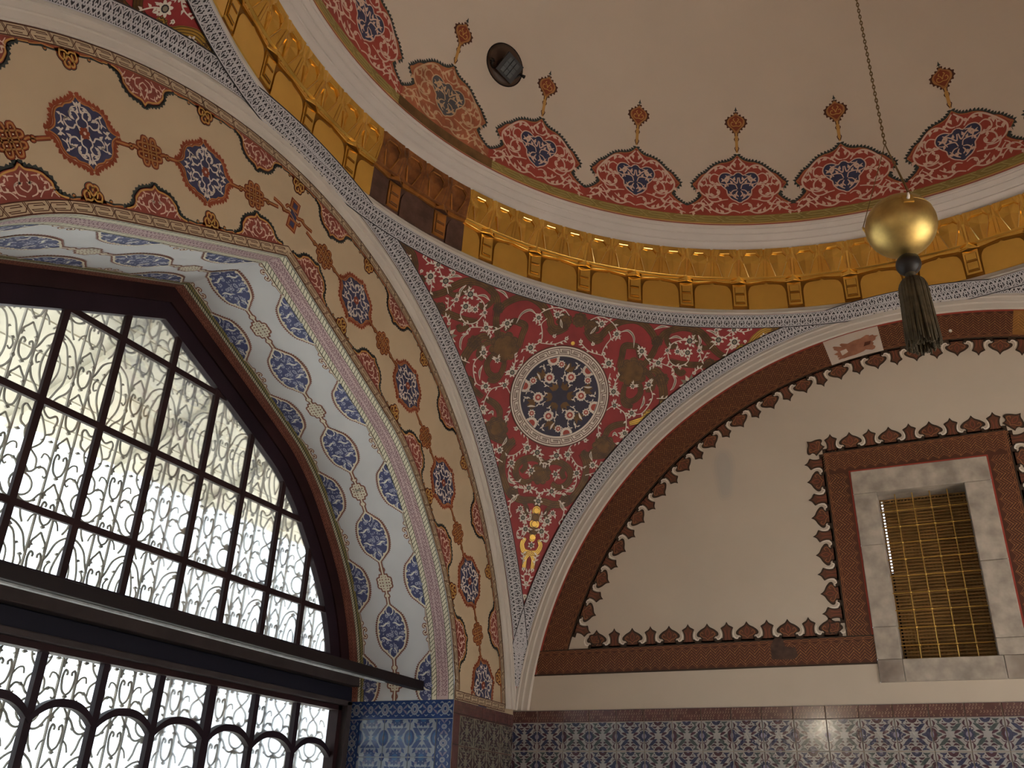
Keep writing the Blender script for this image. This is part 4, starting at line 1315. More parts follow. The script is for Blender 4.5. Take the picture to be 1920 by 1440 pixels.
for (x, y, r) in ((1128, 607, 8), (1156, 626, 8), (1203, 658, 9), (1141, 681, 10), (1293, 639, 11), (1347, 637, 11), (1377, 641, 11), (1376, 618, 8), (1289, 661, 10), (1234, 680, 8.5), (1251, 657, 5.5), (1216, 721, 8.5),
                  (1433, 631, 8), (1311, 657, 5.5), (1184, 774, 8.5), (1343, 619, 5), (1150, 734, 9.5), (1152, 760, 7.5), (1171, 812, 8), (1111, 872, 7.5), (1081, 887, 8), (1043, 854, 10), (1064, 852, 8), (1041, 889, 8),
                  (1034, 921, 8.5), (1036, 962, 6.5), (1026, 977, 9), (1015, 996, 9), (1270, 659, 7), (1186, 724, 6)):
    q_ = pend_uv(x, y)
    for a_ in (random.uniform(0, 6.28), random.uniform(0, 6.28), random.uniform(0, 6.28)):
        e_ = q_ + r * 0.9 * PXM * np.array([math.cos(a_), math.sin(a_)])
        leafblob(half, e_, a_ + random.uniform(-0.5, 0.5), 8.5 * PXM, 4.2 * PXM, 'white_paint', 3)
        leafblob(half, e_, a_ + random.uniform(0.5, 1.1), 6 * PXM, 2.6 * PXM, 'white_paint', 3)
    flower(half, q_, r * PXM * 1.1, random.choice((6, 7, 8)))
for (x, y, a, r) in ((1131, 660, -1.2, 8), (1397, 637, -1.3, 6), (1112, 648, 2.0, 7), (1122, 812, -1.5, 8), (999, 1066, -1.8, 7), (988, 1090, -1.9, 6), (1094, 826, 0.3, 8), (1089, 643, 1.9, 7), (1122, 690, -0.6, 6), (1274, 686, -1.2, 6), (1300, 702, 1.5, 7)):
    bud(half, pend_uv(x, y), a, r * PXM)
# big navy flower cut by the stripe
c_ = pend_uv(1294, 722)
for k in range(11):
    a = 2 * PI * k / 11
    leafblob(half, c_ + 9 * PXM * np.array([math.cos(a), math.sin(a)]), a, 16 * PXM, 9 * PXM, 'leaf_grey' if k % 2 else 'white_paint', 4)
half.disc(c_, 11 * PXM, 'navy_dark', 5, 16); half.disc(c_, 6 * PXM, 'white_paint', 6, 10); half.disc(c_, 4 * PXM, 'navy_dark', 7, 8)
pd = half.mirror()
# gilded runs on the right tail, painted bright for the light they reflect
gold = Cv()
vine(gold, [(1367, 669), (1386, 661), (1405, 648), (1414, 635), (1429, 622), (1448, 616), (1470, 612)], 9, 'vine_gold', 3)
vine(gold, [(1242, 752), (1240, 764), (1229, 773), (1206, 786), (1180, 794)], 9, 'vine_gold', 3)
cloud(gold, (1217, 779), 11, 'vine_gold', 3); cloud(gold, (1390, 654), 9, 'vine_gold', 3)
cloud(gold, (1455, 616), 9, 'vine_gold', 3)
pd.items += gold.items
gl = gold.warp(lambda v: v * np.array([-1, 1.0]))
pd.items += [(v, f, 'vine_brown' if m == 'vine_gold' else m, l) for v, f, m, l in gl.items]  # mirrored runs painted brown, without the bright reflection
# axis pieces
cloud(pd, (1087, 600), 13); cloud(pd, (1013, 888), 19)
ax0, ax1 = pend_uv(996, 956), pend_uv(988, 1006); ax0[0] = ax1[0] = 0
for k in range(5):
    t = k / 4; p = ax0 * (1 - t) + ax1 * t
    pd.disc(p, (0.030, 0.046, 0.036, 0.040, 0.024)[k], 'vine_brown' if k % 2 else 'vine_gold', 2, 12, ry=0.032)
    pd.stroke(arc(p, 0.022, 20, 330, 10), 0.004, 'vine_line', 3)
for (x, y, r) in ((999, 938, 10), (987, 1021, 8)):
    p = pend_uv(x, y); p[0] = 0; flower(pd, p, r * PXM, 6, l=5)
p = pend_uv(975, 1113); p[0] = 0; bud(pd, p, -PI / 2, 10 * PXM, 5)
p = pend_uv(1057, 640); p[0] = 0; pd.disc(p, 0.014, 'vine_gold', 5)
pend_obj = pd.build('floral_scroll', s_pendf, PEND, kind='stuff')
pend_obj['label'] = 'white flowers and brown vines'

# ---- round medallion
MR = 0.353
md = Cv()
def ringfill(cv, r0, r1, m, l, n=96):
    for k in range(n):
        a, b = 2 * PI * k / n, 2 * PI * (k + 1) / n
        cv.raw([(r0 * math.cos(a), r0 * math.sin(a)), (r1 * math.cos(a), r1 * math.sin(a)), (r1 * math.cos(b), r1 * math.sin(b)), (r0 * math.cos(b), r0 * math.sin(b))], [(0, 1, 2, 3)], m, l)
md.fill(arc((0, 0), MR + 0.008, 0, 360, 72)[:-1], 'dark_outline', 6, grid=0.08)
ringfill(md, MR * 0.80, MR, 'white_paint', 7)
ringfill(md, MR * 0.955, MR * 0.970, 'dark_outline', 8)
ringfill(md, MR * 0.838, MR * 0.850, 'dark_outline', 8)
nk = 24
pol = lambda r, a: (r * MR * math.cos(a), r * MR * math.sin(a))
for k in range(nk):
    a0 = 2 * PI * k / nk; da = 2 * PI / nk
    key = [(0.850, 0.02), (0.925, 0.10), (0.925, 0.72), (0.895, 0.72), (0.895, 0.30)]
    key2 = [(0.955, 0.98), (0.875, 0.90), (0.875, 0.28)]
    for K in (key, key2):
        P = []
        for (r, t), (r2, t2) in zip(K[:-1], K[1:]):
            for q in np.linspace(0, 1, 4)[:-1]:
                P.append(pol(r + (r2 - r) * q, a0 + da * (t + (t2 - t) * q)))
        P.append(pol(K[-1][0], a0 + da * K[-1][1]))
        md.stroke(P, 0.0045, 'dark_outline', 8)
med_o = md.build('round_medallion', s_pendf, PEND)
med_o['label'] = 'round medallion with greek key rim'
mf = Cv()
mf.fill(arc((0, 0), MR * 0.80, 0, 360, 64)[:-1], 'navy_dark', 7, grid=0.08)
def mflower(c, r, n=12):
    for k in range(n):
        a = 2 * PI * k / n
        mf.disc((c[0] + r * 0.82 * math.cos(a), c[1] + r * 0.82 * math.sin(a)), r * 0.24, 'white_paint', 10, 7)
    mf.disc(c, r * 0.80, 'white_paint', 10, 14); mf.disc(c, r * 0.62, 'red_paint', 11, 12); mf.disc(c, r * 0.30, 'pink_white', 12, 8)
for k in range(6):
    a = math.radians(72 + 60 * k)
    P = lambda r, da=0: (r * MR * math.cos(a + da), r * MR * math.sin(a + da))
    q = P(0.44); mflower(q, 0.036)
    q2 = P(0.645, 0.50); mflower(q2, 0.026, 9)
    q3 = P(0.76, -0.32)
    # half rosette at the rim
    for j in range(9):
        an = a - 0.32 + PI / 2 + PI * j / 8
        mf.disc((q3[0] + 0.034 * math.cos(an), q3[1] + 0.034 * math.sin(an)), 0.010, 'white_paint', 10, 7)
    th = np.linspace(a - 0.32 + PI / 2 - 0.25, a - 0.32 + 3 * PI / 2 + 0.25, 12)
    mf.fill([(q3[0] + 0.033 * math.cos(t), q3[1] + 0.033 * math.sin(t)) for t in th], 'white_paint', 10)
    mf.fill([(q3[0] + 0.025 * math.cos(t), q3[1] + 0.025 * math.sin(t)) for t in th], 'red_paint', 11)
    # brown tulips
    for r, da, s in ((0.20, 0.0, 1.0), (0.56, 0.22, 1.15)):
        c0 = np.array(P(r, da)); an = a + da
        for dd in (-0.6, 0, 0.6):
            leafblob(mf, c0 - 0.02 * np.array([math.cos(an), math.sin(an)]), an + dd, 0.062 * s, 0.032 * s, 'vine_brown', 8)
    # white leaves and stems
    for (L, w) in (([P(0.30, 0.30), P(0.40, 0.36), P(0.47, 0.30)], 0.006), ([P(0.60, 0.03), P(0.66, -0.02), P(0.74, 0.04)], 0.006), ([P(0.34, -0.35), P(0.30, -0.15), P(0.36, 0.05)], 0.006),
                   ([P(0.52, -0.15), P(0.60, -0.22), P(0.70, -0.16)], 0.005), ([P(0.62, 0.62), P(0.71, 0.66), P(0.77, 0.56)], 0.005)):
        scroll(mf, L, w, 'white_paint', 9, [(0.3, 1), (0.7, -1), (0.95, 1)], lw=1.8, ll=4.0)
    lf = crom([P(0.52, 0.36), P(0.60, 0.28), P(0.68, 0.26)], 4); mf.stroke(lf, [0.002, 0.012, 0.014, 0.002], 'white_paint', 9)
mfo = mf.build('flower_disc', s_pendf, med_o)
mfo['label'] = 'navy disc of red and white rosettes'

# ---- black and white braided stripes
def stripe_canvas(L, W, per=0.050):
    """black ground, white interlace: two crossing waves, edge arcs and stars"""
    c = Cv()
    n = max(1, int(round(L / per))); p = L / n
    m = n
    for k in range(m):
        a, b = L * k / m, L * (k + 1) / m
        c.raw([(a, 0), (b, 0), (b, W), (a, W)], [(0, 1, 2, 3)], 'ink', 0)
        c.raw([(a, W * 0.94), (b, W * 0.94), (b, W), (a, W)], [(0, 1, 2, 3)], 'stripe_white', 2)
        c.raw([(a, 0), (b, 0), (b, W * 0.06), (a, W * 0.06)], [(0, 1, 2, 3)], 'stripe_white', 2)
        c.raw([(a, W), (b, W), (b, W + 0.006), (a, W + 0.006)], [(0, 1, 2, 3)], 'ink', 2)
    w = 0.0070
    for k in range(n):
        o = p * k
        P = lambda L_: [(o + x * p, y * W) for x, y in L_]
        c.stroke(crom(P([(0.0, 0.08), (0.25, 0.30), (0.5, 0.62), (0.75, 0.84), (1.0, 0.92)]), 3), w, 'stripe_white', 1)
        c.stroke(crom(P([(0.0, 0.92), (0.25, 0.84), (0.5, 0.62), (0.75, 0.30), (1.0, 0.08)]), 3), w, 'stripe_white', 1)
        c.stroke(crom(P([(0.0, 0.62), (0.22, 0.36), (0.5, 0.10), (0.78, 0.36), (1.0, 0.62)]), 3), w * 0.85, 'stripe_white', 1)
        c.stroke(P([(0.02, 0.34), (0.20, 0.62), (0.10, 0.86)]), w * 0.75, 'stripe_white', 1)
        c.stroke(P([(0.98, 0.34), (0.80, 0.62), (0.90, 0.86)]), w * 0.75, 'stripe_white', 1)
        c.stroke(P([(0.38, 0.98), (0.50, 0.78), (0.62, 0.98)]), w * 0.8, 'stripe_white', 1)
        c.stroke(P([(0.28, 0.02), (0.18, 0.20)]), w * 0.8, 'stripe_white', 1); c.stroke(P([(0.72, 0.02), (0.82, 0.20)]), w * 0.8, 'stripe_white', 1)
        for q in range(3):
            a = q * PI / 3
            c.stroke([(o + 0.5 * p + 0.016 * math.cos(a), 0.42 * W + 0.016 * math.sin(a)), (o + 0.5 * p - 0.016 * math.cos(a), 0.42 * W - 0.016 * math.sin(a))], w * 0.6, 'stripe_white', 1)
    return c
TH0 = math.acos(AF / RP)
def s_arch_stripe(pole, t0):
    def f(v, h):
        th = TH0 + v[:, 1] / RP; t = t0 + v[:, 0] / (RP * math.sin(TH0))
        r = RP - h
        a, b, z = r * np.sin(th) * np.cos(t), r * np.cos(th), ZC + r * np.sin(th) * np.sin(t)
        if pole == 'right': return np.stack([a, b, z], 1)
        return np.stack([-b, a, z], 1)
    return f
SW = 0.092
t0 = 0.165; Ls = (PI - 2 * t0) * RP * math.sin(TH0)
# split at the crown: one stripe belongs to each corner
for pole, pr in (('right', (PEND_R, PEND)), ('left', (PEND, PEND_L))):
    for k in range(2):
        a = t0 + k * (PI / 2 - t0)
        if pole == 'left': par = pr[0] if k == 0 else pr[1]
        else: par = pr[0] if k == 0 else pr[1]
        stripe_canvas((PI / 2 - t0) * RP * math.sin(TH0), SW).build('braided_stripe', s_arch_stripe(pole, a), par, h0=0.009, dh=0.0008)
def s_ring_stripe(a0):
    phi0 = math.asin((RING_Z - ZC) / RP)
    def f(v, h):
        el = phi0 - (v[:, 1]) / RP; az = a0 + v[:, 0] / RING_R; r = RP - h
        return np.stack([r * np.cos(el) * np.sin(az), r * np.cos(el) * np.cos(az), ZC + r * np.sin(el)], 1)
    return f
for q, par in ((-PI / 2, PEND), (0, PEND_R), (-PI, PEND_L)):
    stripe_canvas(PI / 2 * RING_R, 0.088).build('braided_stripe', s_ring_stripe(q), par, h0=0.0125, dh=0.0008)
# simpler scrolls for the two neighbouring corners, of which only the tips show
for par, q, nm in ((PEND_R, PI / 2, 'r'), (PEND_L, -PI / 2, 'l')):
    o = pend_obj.copy(); COL.objects.link(o); o.parent = par
    o.rotation_euler = (0, 0, -PI / 2 if nm == 'r' else PI / 2)
# ================================================================== LEFT WALL PAINTING
def loc_frame(c, ang):
    cs, sn = math.cos(ang), math.sin(ang)
    return lambda v: np.stack([c[0] + v[:, 0] * cs - v[:, 1] * sn, c[1] + v[:, 0] * sn + v[:, 1] * cs], 1)
def quad(h):
    """repeat a first-quadrant drawing in all four quadrants"""
    c = Cv()
    for sx in (1, -1):
        for sy in (1, -1):
            for v, f, m, l in h.items: c.items.append((v * np.array([sx, sy]), f, m, l))
    return c
def navy_medallion():
    a, b = 0.160, 0.146
    Q = np.vstack([crom([(1.04, 0), (0.92, 0.06), (0.82, 0.15), (0.77, 0.28)], 4), crom([(0.77, 0.28), (0.76, 0.40), (0.68, 0.58), (0.55, 0.66), (0.46, 0.67)], 4)[1:],
                   crom([(0.46, 0.67), (0.36, 0.76), (0.20, 0.80), (0.09, 0.87), (0, 1.0)], 4)[1:]])
    Q = Q * np.array([a, b])
    c = Cv(); h = Cv()
    out = Q * 1.06 + np.array([0.004, 0.004])
    teeth(h, out, 0.019, 0.0215, 'rust_paint', 0, side=-1, w=0.52)
    h.stroke(Q, 0.015, 'rust_paint', 1)
    h.stroke(Q, 0.0055, 'orange_paint', 3)
    P = lambda L: [(x * a, y * b) for x, y in L]
    S = lambda L, w=0.0085, lv=(): scroll(h, P(L), w * 0.82, 'white_paint', 4, lv, lw=2.2, ll=3.9)
    S([(0.06, 0.12), (0.20, 0.22), (0.30, 0.12), (0.46, 0.16), (0.52, 0.32), (0.42, 0.40)], 0.0085, [(0.55, -1), (0.8, 1), (0.97, 1)])
    S([(0.12, 0.06), (0.16, 0.30), (0.06, 0.42), (0.14, 0.58), (0.30, 0.56), (0.32, 0.44)], 0.0085, [(0.5, 1), (0.75, -1), (0.97, -1)])
    S([(0.42, 0.40), (0.56, 0.46), (0.60, 0.30), (0.72, 0.20)], 0.007, [(0.35, 1), (0.7, -1)])
    S([(0.30, 0.56), (0.20, 0.68), (0.06, 0.72)], 0.007, [(0.4, 1)])
    S([(0.60, 0.10), (0.72, 0.0)], 0.008, [(0.6, 1)])
    S([(0.05, 0.66), (0.0, 0.84)], 0.008, [(0.4, -1)])
    c.items += quad(h).items
    L = np.vstack([Q, Q[::-1][1:] * np.array([-1, 1])]); L = np.vstack([L, (L[::-1] * np.array([1, -1]))[1:-1]])
    c.fill(L, 'navy', 2)
    for k in range(6):
        c.disc((0.016 * math.cos(k * PI / 3), 0.016 * math.sin(k * PI / 3)), 0.010, 'rust_paint', 5, 7)
    c.disc((0, 0), 0.007, 'pink_white', 6, 7)
    return c
def knot(orient=1):
    c = Cv(); R = 0.0068
    loops = []
    # two upright loops woven with two lying loops, a curl at each corner
    for x in (-0.022, 0.022):
        loops.append(crom([(x - 0.013, -0.045), (x - 0.013, 0.045), (x, 0.060), (x + 0.013, 0.045), (x + 0.013, -0.045), (x, -0.060)], 3, True))
    for y in (-0.020, 0.020):
        loops.append(crom([(-0.045, y - 0.012), (0.045, y - 0.012), (0.060, y), (0.045, y + 0.012), (-0.045, y + 0.012), (-0.060, y)], 3, True))
    chain_ = [[(0.060, 0.0), (0.082, 0.006), (0.096, 0.0), (0.110, 0.0), (0.176, 0.0)]]
    for s in (1, -1):
        for L in chain_:
            loops.append(crom([(s * x, y) for x, y in L], 4))
    for L in loops:
        cl = len(L) > 17 or np.hypot(*(L[0] - L[-1])) < 0.02
        c.stroke(L, 0.021, 'dark_outline', 0, cl); c.stroke(L, 0.017, 'rust_paint', 1, cl); c.stroke(L, R, 'orange_paint', 2, cl)
    for s in (1, -1):
        c.disc((s * 0.098, 0), 0.017, 'dark_outline', 0, 12); c.disc((s * 0.098, 0), 0.0145, 'rust_paint', 1, 12); c.disc((s * 0.098, 0), 0.010, 'orange_paint', 2, 10); c.disc((s * 0.098, 0), 0.0038, 'dark_outline', 3, 6)
    return c
def apex_motif():
    c = Cv()
    for s in (1, -1):
        sq = np.array([(-0.030, 0.030), (0.026, 0.026), (0.032, 0.082), (-0.024, 0.088)]) * s
        k = sq.mean(0)
        c.fill(k + (sq - k) * 1.32, 'rust_paint', 0); c.fill(k + (sq - k) * 1.02, 'orange_paint', 1); c.fill(k + (sq - k) * 0.80, 'rust_paint', 2); c.fill(k + (sq - k) * 0.55, 'navy', 3)
        P = crom([(s * 0.30 * 0.52, 0), (s * 0.10, 0.0), (s * 0.062, s * 0.012), (s * 0.030, s * 0.004), (-s * 0.02, s * 0.030)], 5)
        c.stroke(P, 0.022, 'rust_paint', 0); c.stroke(P, 0.0065, 'orange_paint', 3)
        P = crom([(s * 0.062, -s * 0.012), (s * 0.050, -s * 0.03), (s * 0.024, -s * 0.028)], 5)
        c.stroke(P, 0.020, 'rust_paint', 0); c.stroke(P, 0.006, 'orange_paint', 3)
        c.disc((s * 0.075, s * 0.014), 0.014, 'rust_paint', 0); c.disc((s * 0.075, s * 0.014), 0.006, 'orange_paint', 3)
    c.fill([(-0.024, -0.024), (0.024, -0.024), (0.024, 0.024), (-0.024, 0.024)], 'navy', 2)
    return c
def half_red(sc=1.0):
    h = Cv(); c = Cv()
    Q = np.vstack([crom([(0, 0.140), (0.018, 0.120), (0.050, 0.114), (0.082, 0.102), (0.100, 0.084)], 4), crom([(0.100, 0.084), (0.114, 0.066), (0.116, 0.046), (0.128, 0.026), (0.150, 0.014), (0.172, 0.008)], 4)[1:]]) * sc
    teeth(h, Q * 1.03, 0.017 * sc, 0.0195 * sc, 'dark_teal', 0, side=1)
    h.stroke(Q, 0.008, 'dark_teal', 0)
    h.stroke(Q * np.array([0.95, 0.94]), 0.0070, 'ochre_paint', 3)
    S = lambda L, w=0.0068, lv=(): scroll(h, [(x * sc, y * sc) for x, y in L], w * 0.80, 'pink_white', 3, lv, lw=2.1, ll=3.6)
    S([(0, 0.030), (0.022, 0.050), (0.014, 0.082), (0.0, 0.108)], 0.0075, [(0.4, 1), (0.7, -1)])
    S([(0.012, 0.014), (0.040, 0.026), (0.044, 0.056), (0.024, 0.070)], 0.0068, [(0.4, -1), (0.7, 1), (0.97, 1)])
    S([(0.046, 0.010), (0.066, 0.034), (0.092, 0.040), (0.094, 0.064), (0.072, 0.070)], 0.0068, [(0.3, 1), (0.55, -1), (0.8, 1), (0.97, -1)])
    S([(0.034, 0.090), (0.056, 0.090), (0.060, 0.074)], 0.006, [(0.5, 1)])
    S([(0.092, 0.012), (0.106, 0.028), (0.126, 0.010)], 0.006, [(0.5, 1)])
    L = np.vstack([Q, Q[::-1][:-1] * np.array([-1, 1]), ])
    poly = np.vstack([Q[::-1] * np.array([-1, 1]), Q[1:], [(Q[-1, 0], 0)], [(-Q[-1, 0], 0)]])
    c.fill(poly, 'brick_red', 1)
    c.items += h.mirror().items
    return c
def half_knot():
    c = Cv()
    base = [(-0.075, 0.0), (-0.055, 0.020), (-0.030, 0.016), (0.030, 0.016), (0.055, 0.020), (0.075, 0.0)]
    c.fill([(-0.065, 0), (0.065, 0), (0.050, 0.030), (-0.050, 0.030)], 'rust_paint', 1)
    for L in ([(-0.034, 0.006), (-0.040, 0.034), (-0.022, 0.048), (-0.006, 0.034), (0.010, 0.012), (0.034, 0.012)],
              [(0.034, 0.006), (0.040, 0.034), (0.022, 0.048), (0.006, 0.034), (-0.010, 0.012), (-0.034, 0.012)],
              [(-0.016, 0.020), (-0.022, 0.062), (-0.008, 0.074), (0.004, 0.064), (-0.002, 0.050)], [(0.016, 0.020), (0.024, 0.060), (0.012, 0.070), (0.004, 0.060)]):
        P = crom(L, 5)
        c.stroke(P, 0.024, 'dark_teal', 0); c.stroke(P, 0.017, 'rust_paint', 1); c.stroke(P, 0.0075, 'ochre_paint', 3)
    return c
def edge_wave(L):
    """scalloped outline running between half medallions: length L centred on 0"""
    c = Cv()
    x = np.linspace(-L / 2, L / 2, 31)
    y = 0.010 + 0.007 * np.abs(np.sin(x / L * PI * 3))
    P = np.stack([x, y], 1)
    c.fill(np.vstack([P, [(L / 2, 0)], [(-L / 2, 0)]]), 'rust_paint', 0)
    c.stroke(P, 0.007, 'dark_teal', 1); c.stroke(P - np.array([0, 0.0065]), 0.0055, 'orange_paint', 1)
    for k in (-1, 1):
        c.disc((k * L * 0.30, 0.020), 0.010, 'dark_teal', 0, 8); c.disc((k * L * 0.30, 0.018), 0.0075, 'orange_paint', 1, 8)
    return c
medC = [(0.598, 1.935), (1.192, 1.672), (1.690, 1.224), (2.098, 0.702), (2.349, 0.102)]
knC = [(0.284, 2.033), (0.897, 1.815), (1.442, 1.436), (1.913, 0.963), (2.246, 0.400)]
allC = [(0.0, 2.11)]
for k in range(5): allC += [knC[k], medC[k]]
path = np.array([(-y, z) for y, z in allC[::-1]] + allC[1:])
pl = {}
def tang(i):
    a = path[max(i - 1, 0)]; b = path[min(i + 1, len(path) - 1)]
    return math.atan2(b[1] - a[1], b[0] - a[0])
NAVY, KNOT, HR, HK = navy_medallion(), knot(), half_red(), half_knot()
RB = 2.645
def f_outer(c):
    ph = math.atan2(c[0], c[1] - ZC)
    def f(v):
        p = ph + v[:, 0] / RB; r = RB - v[:, 1]
        return np.stack([r * np.sin(p), ZC + r * np.cos(p)], 1)
    return f
_sg = np.linspace(-NP_END - 0.2, NP_END + 0.2, 1200)
_sy, _sz, _sny, _snz = niche_pt(_sg)
def f_inner(c):
    i = int(np.argmin((_sy - c[0]) ** 2 + (_sz - c[1]) ** 2)); s0 = _sg[i]
    def f(v):
        y, z, ny, nz = niche_pt(s0 + v[:, 0])
        return np.stack([y - ny * (0.052 + v[:, 1]), z - nz * (0.052 + v[:, 1])], 1)
    return f
n0 = len(path) // 2
for i, c in enumerate(path):
    k = abs(i - n0)
    if k == 0:
        apex_motif().warp(loc_frame(c, 0)).build('apex_motif', s_left, wall_left)
        HK.warp(f_outer(c)).build('half_knot', s_left, wall_left)
        continue
    if c[0] < -2.2: continue
    a = tang(i)
    if k % 2 == 0:
        cv = NAVY.warp(loc_frame(c, a))
        if c[1] < 0.2: cv = cv.clip(lambda q: q[:, 1] > 0.032)
        o = cv.build('medallion', s_left, wall_left)
        if c[1] > 0.2:
            HK.warp(f_outer(c)).build('half_knot', s_left, wall_left); 
            HK.warp(f_inner(c)).build('half_knot', s_left, wall_left)
            edge_wave(0.34).warp(f_outer(c)).build('scalloped_edge', s_left, wall_left)
            if k > 1: edge_wave(0.28).warp(f_inner(c)).build('scalloped_edge', s_left, wall_left)
    else:
        KNOT.warp(loc_frame(c, a)).build('knot', s_left, wall_left)
        HR.warp(f_outer(c)).build('half_medallion', s_left, wall_left)
        HR.warp(f_inner(c)).build('half_medallion', s_left, wall_left)
edge_wave(0.26).warp(f_outer((0, 2.3))).build('scalloped_edge', s_left, wall_left)
HK.warp(f_outer((2.45, 0.16))).build('half_knot', s_left, wall_left)
# continuous scalloped outline along both edges of the field
def edge_line(f, L):
    c = Cv(); n = int(L / 0.02)
    x = np.linspace(0, L, n + 1)
    for y, w, m, l in ((0.006, 0.013, 'rust_paint', 0), (0.0135, 0.0045, 'dark_teal', 1), (0.0075, 0.0050, 'ochre_paint', 1)):
        c.stroke(np.stack([x, np.full(n + 1, y)], 1), w, m, l)
    return c.warp(f)
_t0 = math.radians(-60)
o = edge_line(lambda v: np.stack([(RB - v[:, 1]) * np.sin(_t0 + v[:, 0] / RB), ZC + (RB - v[:, 1]) * np.cos(_t0 + v[:, 0] / RB)], 1), math.radians(143) * RB).build('edge_outline', s_left, wall_left, h0=0.0012, dh=0.0002)
for sg in (1, -1):
    def f_e(v, sg=sg):
        y, z, ny, nz = niche_pt(v[:, 0] + 0.03)
        return np.stack([sg * (y - ny * (0.052 + v[:, 1])), z - nz * (0.052 + v[:, 1])], 1)
    edge_line(f_e, NP_END - 0.08).build('edge_outline', s_left, wall_left, h0=0.0012, dh=0.0002)
# interlaced chain bands
def chain_band(f, L, W, unit=0.098, base='plaster_band'):
    c = Cv(); n = max(1, int(round(L / unit))); u = L / n
    for k in range(n * 2):
        c.raw([(k * u / 2, 0), ((k + 1) * u / 2, 0), ((k + 1) * u / 2, W), (k * u / 2, W)], [(0, 1, 2, 3)], base, 0)
        for y0, w in ((0.0, 0.0055), (W - 0.005, 0.005)):
            c.raw([(k * u / 2, y0), ((k + 1) * u / 2, y0), ((k + 1) * u / 2, y0 + w), (k * u / 2, y0 + w)], [(0, 1, 2, 3)], 'dark_outline', 2)
    lw = 0.0034
    for k in range(n):
        o = k * u
        P = lambda L_: [(o + x * u, y * W) for x, y in L_]
        c.stroke(P([(0.02, 0.50), (0.10, 0.24), (0.72, 0.24), (0.80, 0.36), (0.30, 0.36)]), lw, 'dark_outline', 2)
        c.stroke(P([(0.98, 0.50), (0.90, 0.76), (0.28, 0.76), (0.20, 0.62), (0.70, 0.62)]), lw, 'dark_outline', 2)
        c.stroke(P([(0.84, 0.08), (1.04, 0.90)]), lw, 'dark_outline', 2)
        c.stroke(P([(0.90, 0.06), (1.12, 0.90)]), lw, 'dark_outline', 2)
    return c.warp(f)
c = Cv()
tt0 = math.radians(-92)
def f_ob(v):
    p = tt0 + v[:, 0] / RB; r = 2.699 - v[:, 1]
    return np.stack([r * np.sin(p), ZC + r * np.cos(p)], 1)
c.items += chain_band(f_ob, math.radians(175) * RB, 0.054).items
c = c.clip(lambda q: q[:, 1] > 0.0)
c.build('chain_border', s_left, wall_left)
c = Cv()
for sg in (1, -1):
    def f_ib(v, sg=sg):
        y, z, ny, nz = niche_pt(np.maximum(v[:, 0], 1e-4))
        q = np.stack([y - ny * v[:, 1], z - nz * v[:, 1]], 1)
        # mitre at the apex: shear the first few centimetres onto the axis
        sh = np.clip(1 - v[:, 0] / 0.12, 0, 1) * v[:, 1] * 0.47
        q[:, 0] = np.maximum(q[:, 0] - sh, 0); q[:, 1] += sh * 0.47
        q[:, 0] *= sg
        return q
    c.items += chain_band(f_ib, NP_END, 0.054).items
c.build('chain_border', s_left, wall_left, h0=0.0032)
c = chain_band(lambda v: np.stack([2.00 + v[:, 0], -0.022 + v[:, 1]], 1), 0.66, 0.050)
c.build('chain_border', s_left, wall_left, h0=0.0060)
# dark shadow-line between the wall face and the niche edge
# ================================================================== NICHE SOFFIT PAINTING
# canvas coordinates: x = arc length along the arch, y = depth behind the wall face
def blue_medallion(lo=-1.0, hi=1.0):
    """almond medallion, long axis x, half length .165, half width .108; lo/hi cut it across for the half ones"""
    c = Cv(); h = Cv()
    Q = np.vstack([crom([(0.172, 0), (0.158, 0.010), (0.142, 0.030), (0.122, 0.050)], 4), crom([(0.122, 0.050), (0.100, 0.076), (0.066, 0.092), (0.034, 0.100), (0, 0.104)], 4)[1:]])
    teeth(h, Q * np.array([1.0, 1.05]) + np.array([0, 0.005]), 0.0105, 0.0135, 'med_edge', 0, side=-1, w=0.45)
    h.stroke(Q, 0.0155, 'med_edge', 1)
    # scalloped white line
    W = Q.copy()
    h.stroke(W * 0.985, 0.0098, 'cream_line', 4)
    for x, y in ((0.118, 0.046), (0.062, 0.086), (0.010, 0.096)):
        h.disc((x, y), 0.0085, 'cream_line', 4, 7)
    h.stroke(crom([(0.160, 0.0), (0.146, 0.020), (0.118, 0.024), (0.100, 0.006)], 4), 0.0062, 'med_white', 4)
    c.items += quad(h).items
    full = np.vstack([Q, Q[::-1][1:] * np.array([-1, 1])]); full = np.vstack([full, (full[::-1] * np.array([1, -1]))[1:-1]])
    c.fill(full, 'med_blue', 2, grid=0.030)
    rs = random.Random(5)
    for k in range(95):
        a = rs.uniform(0, 2 * PI); r = math.sqrt(rs.uniform(0, 1))
        p = (0.125 * r * math.cos(a), 0.086 * r * math.sin(a))
        if k % 4 == 0:
            c.disc(p, 0.011, 'med_flower', 3, 7); c.disc(p, 0.0045, 'med_blue', 4, 5)
        else:
            leafblob(c, p, rs.uniform(0, 6.28), 0.017, 0.0075, 'med_flower', 3)
    for s1 in (1, -1):
        for s2 in (1, -1):
            P = crom([(s1 * 0.052, s2 * 0.012), (s1 * 0.050, s2 * 0.034), (s1 * 0.036, s2 * 0.056), (s1 * 0.038, s2 * 0.080)], 4)
            c.stroke(P, [0.003, 0.010, 0.011, 0.003], 'med_white', 5)
    return c
BM = blue_medallion()
def half_blue(side):
    """half medallion sitting on an edge; side=+1 keeps y>0"""
    c = BM.clip(lambda q: q[:, 1] * side > -0.004)
    return c
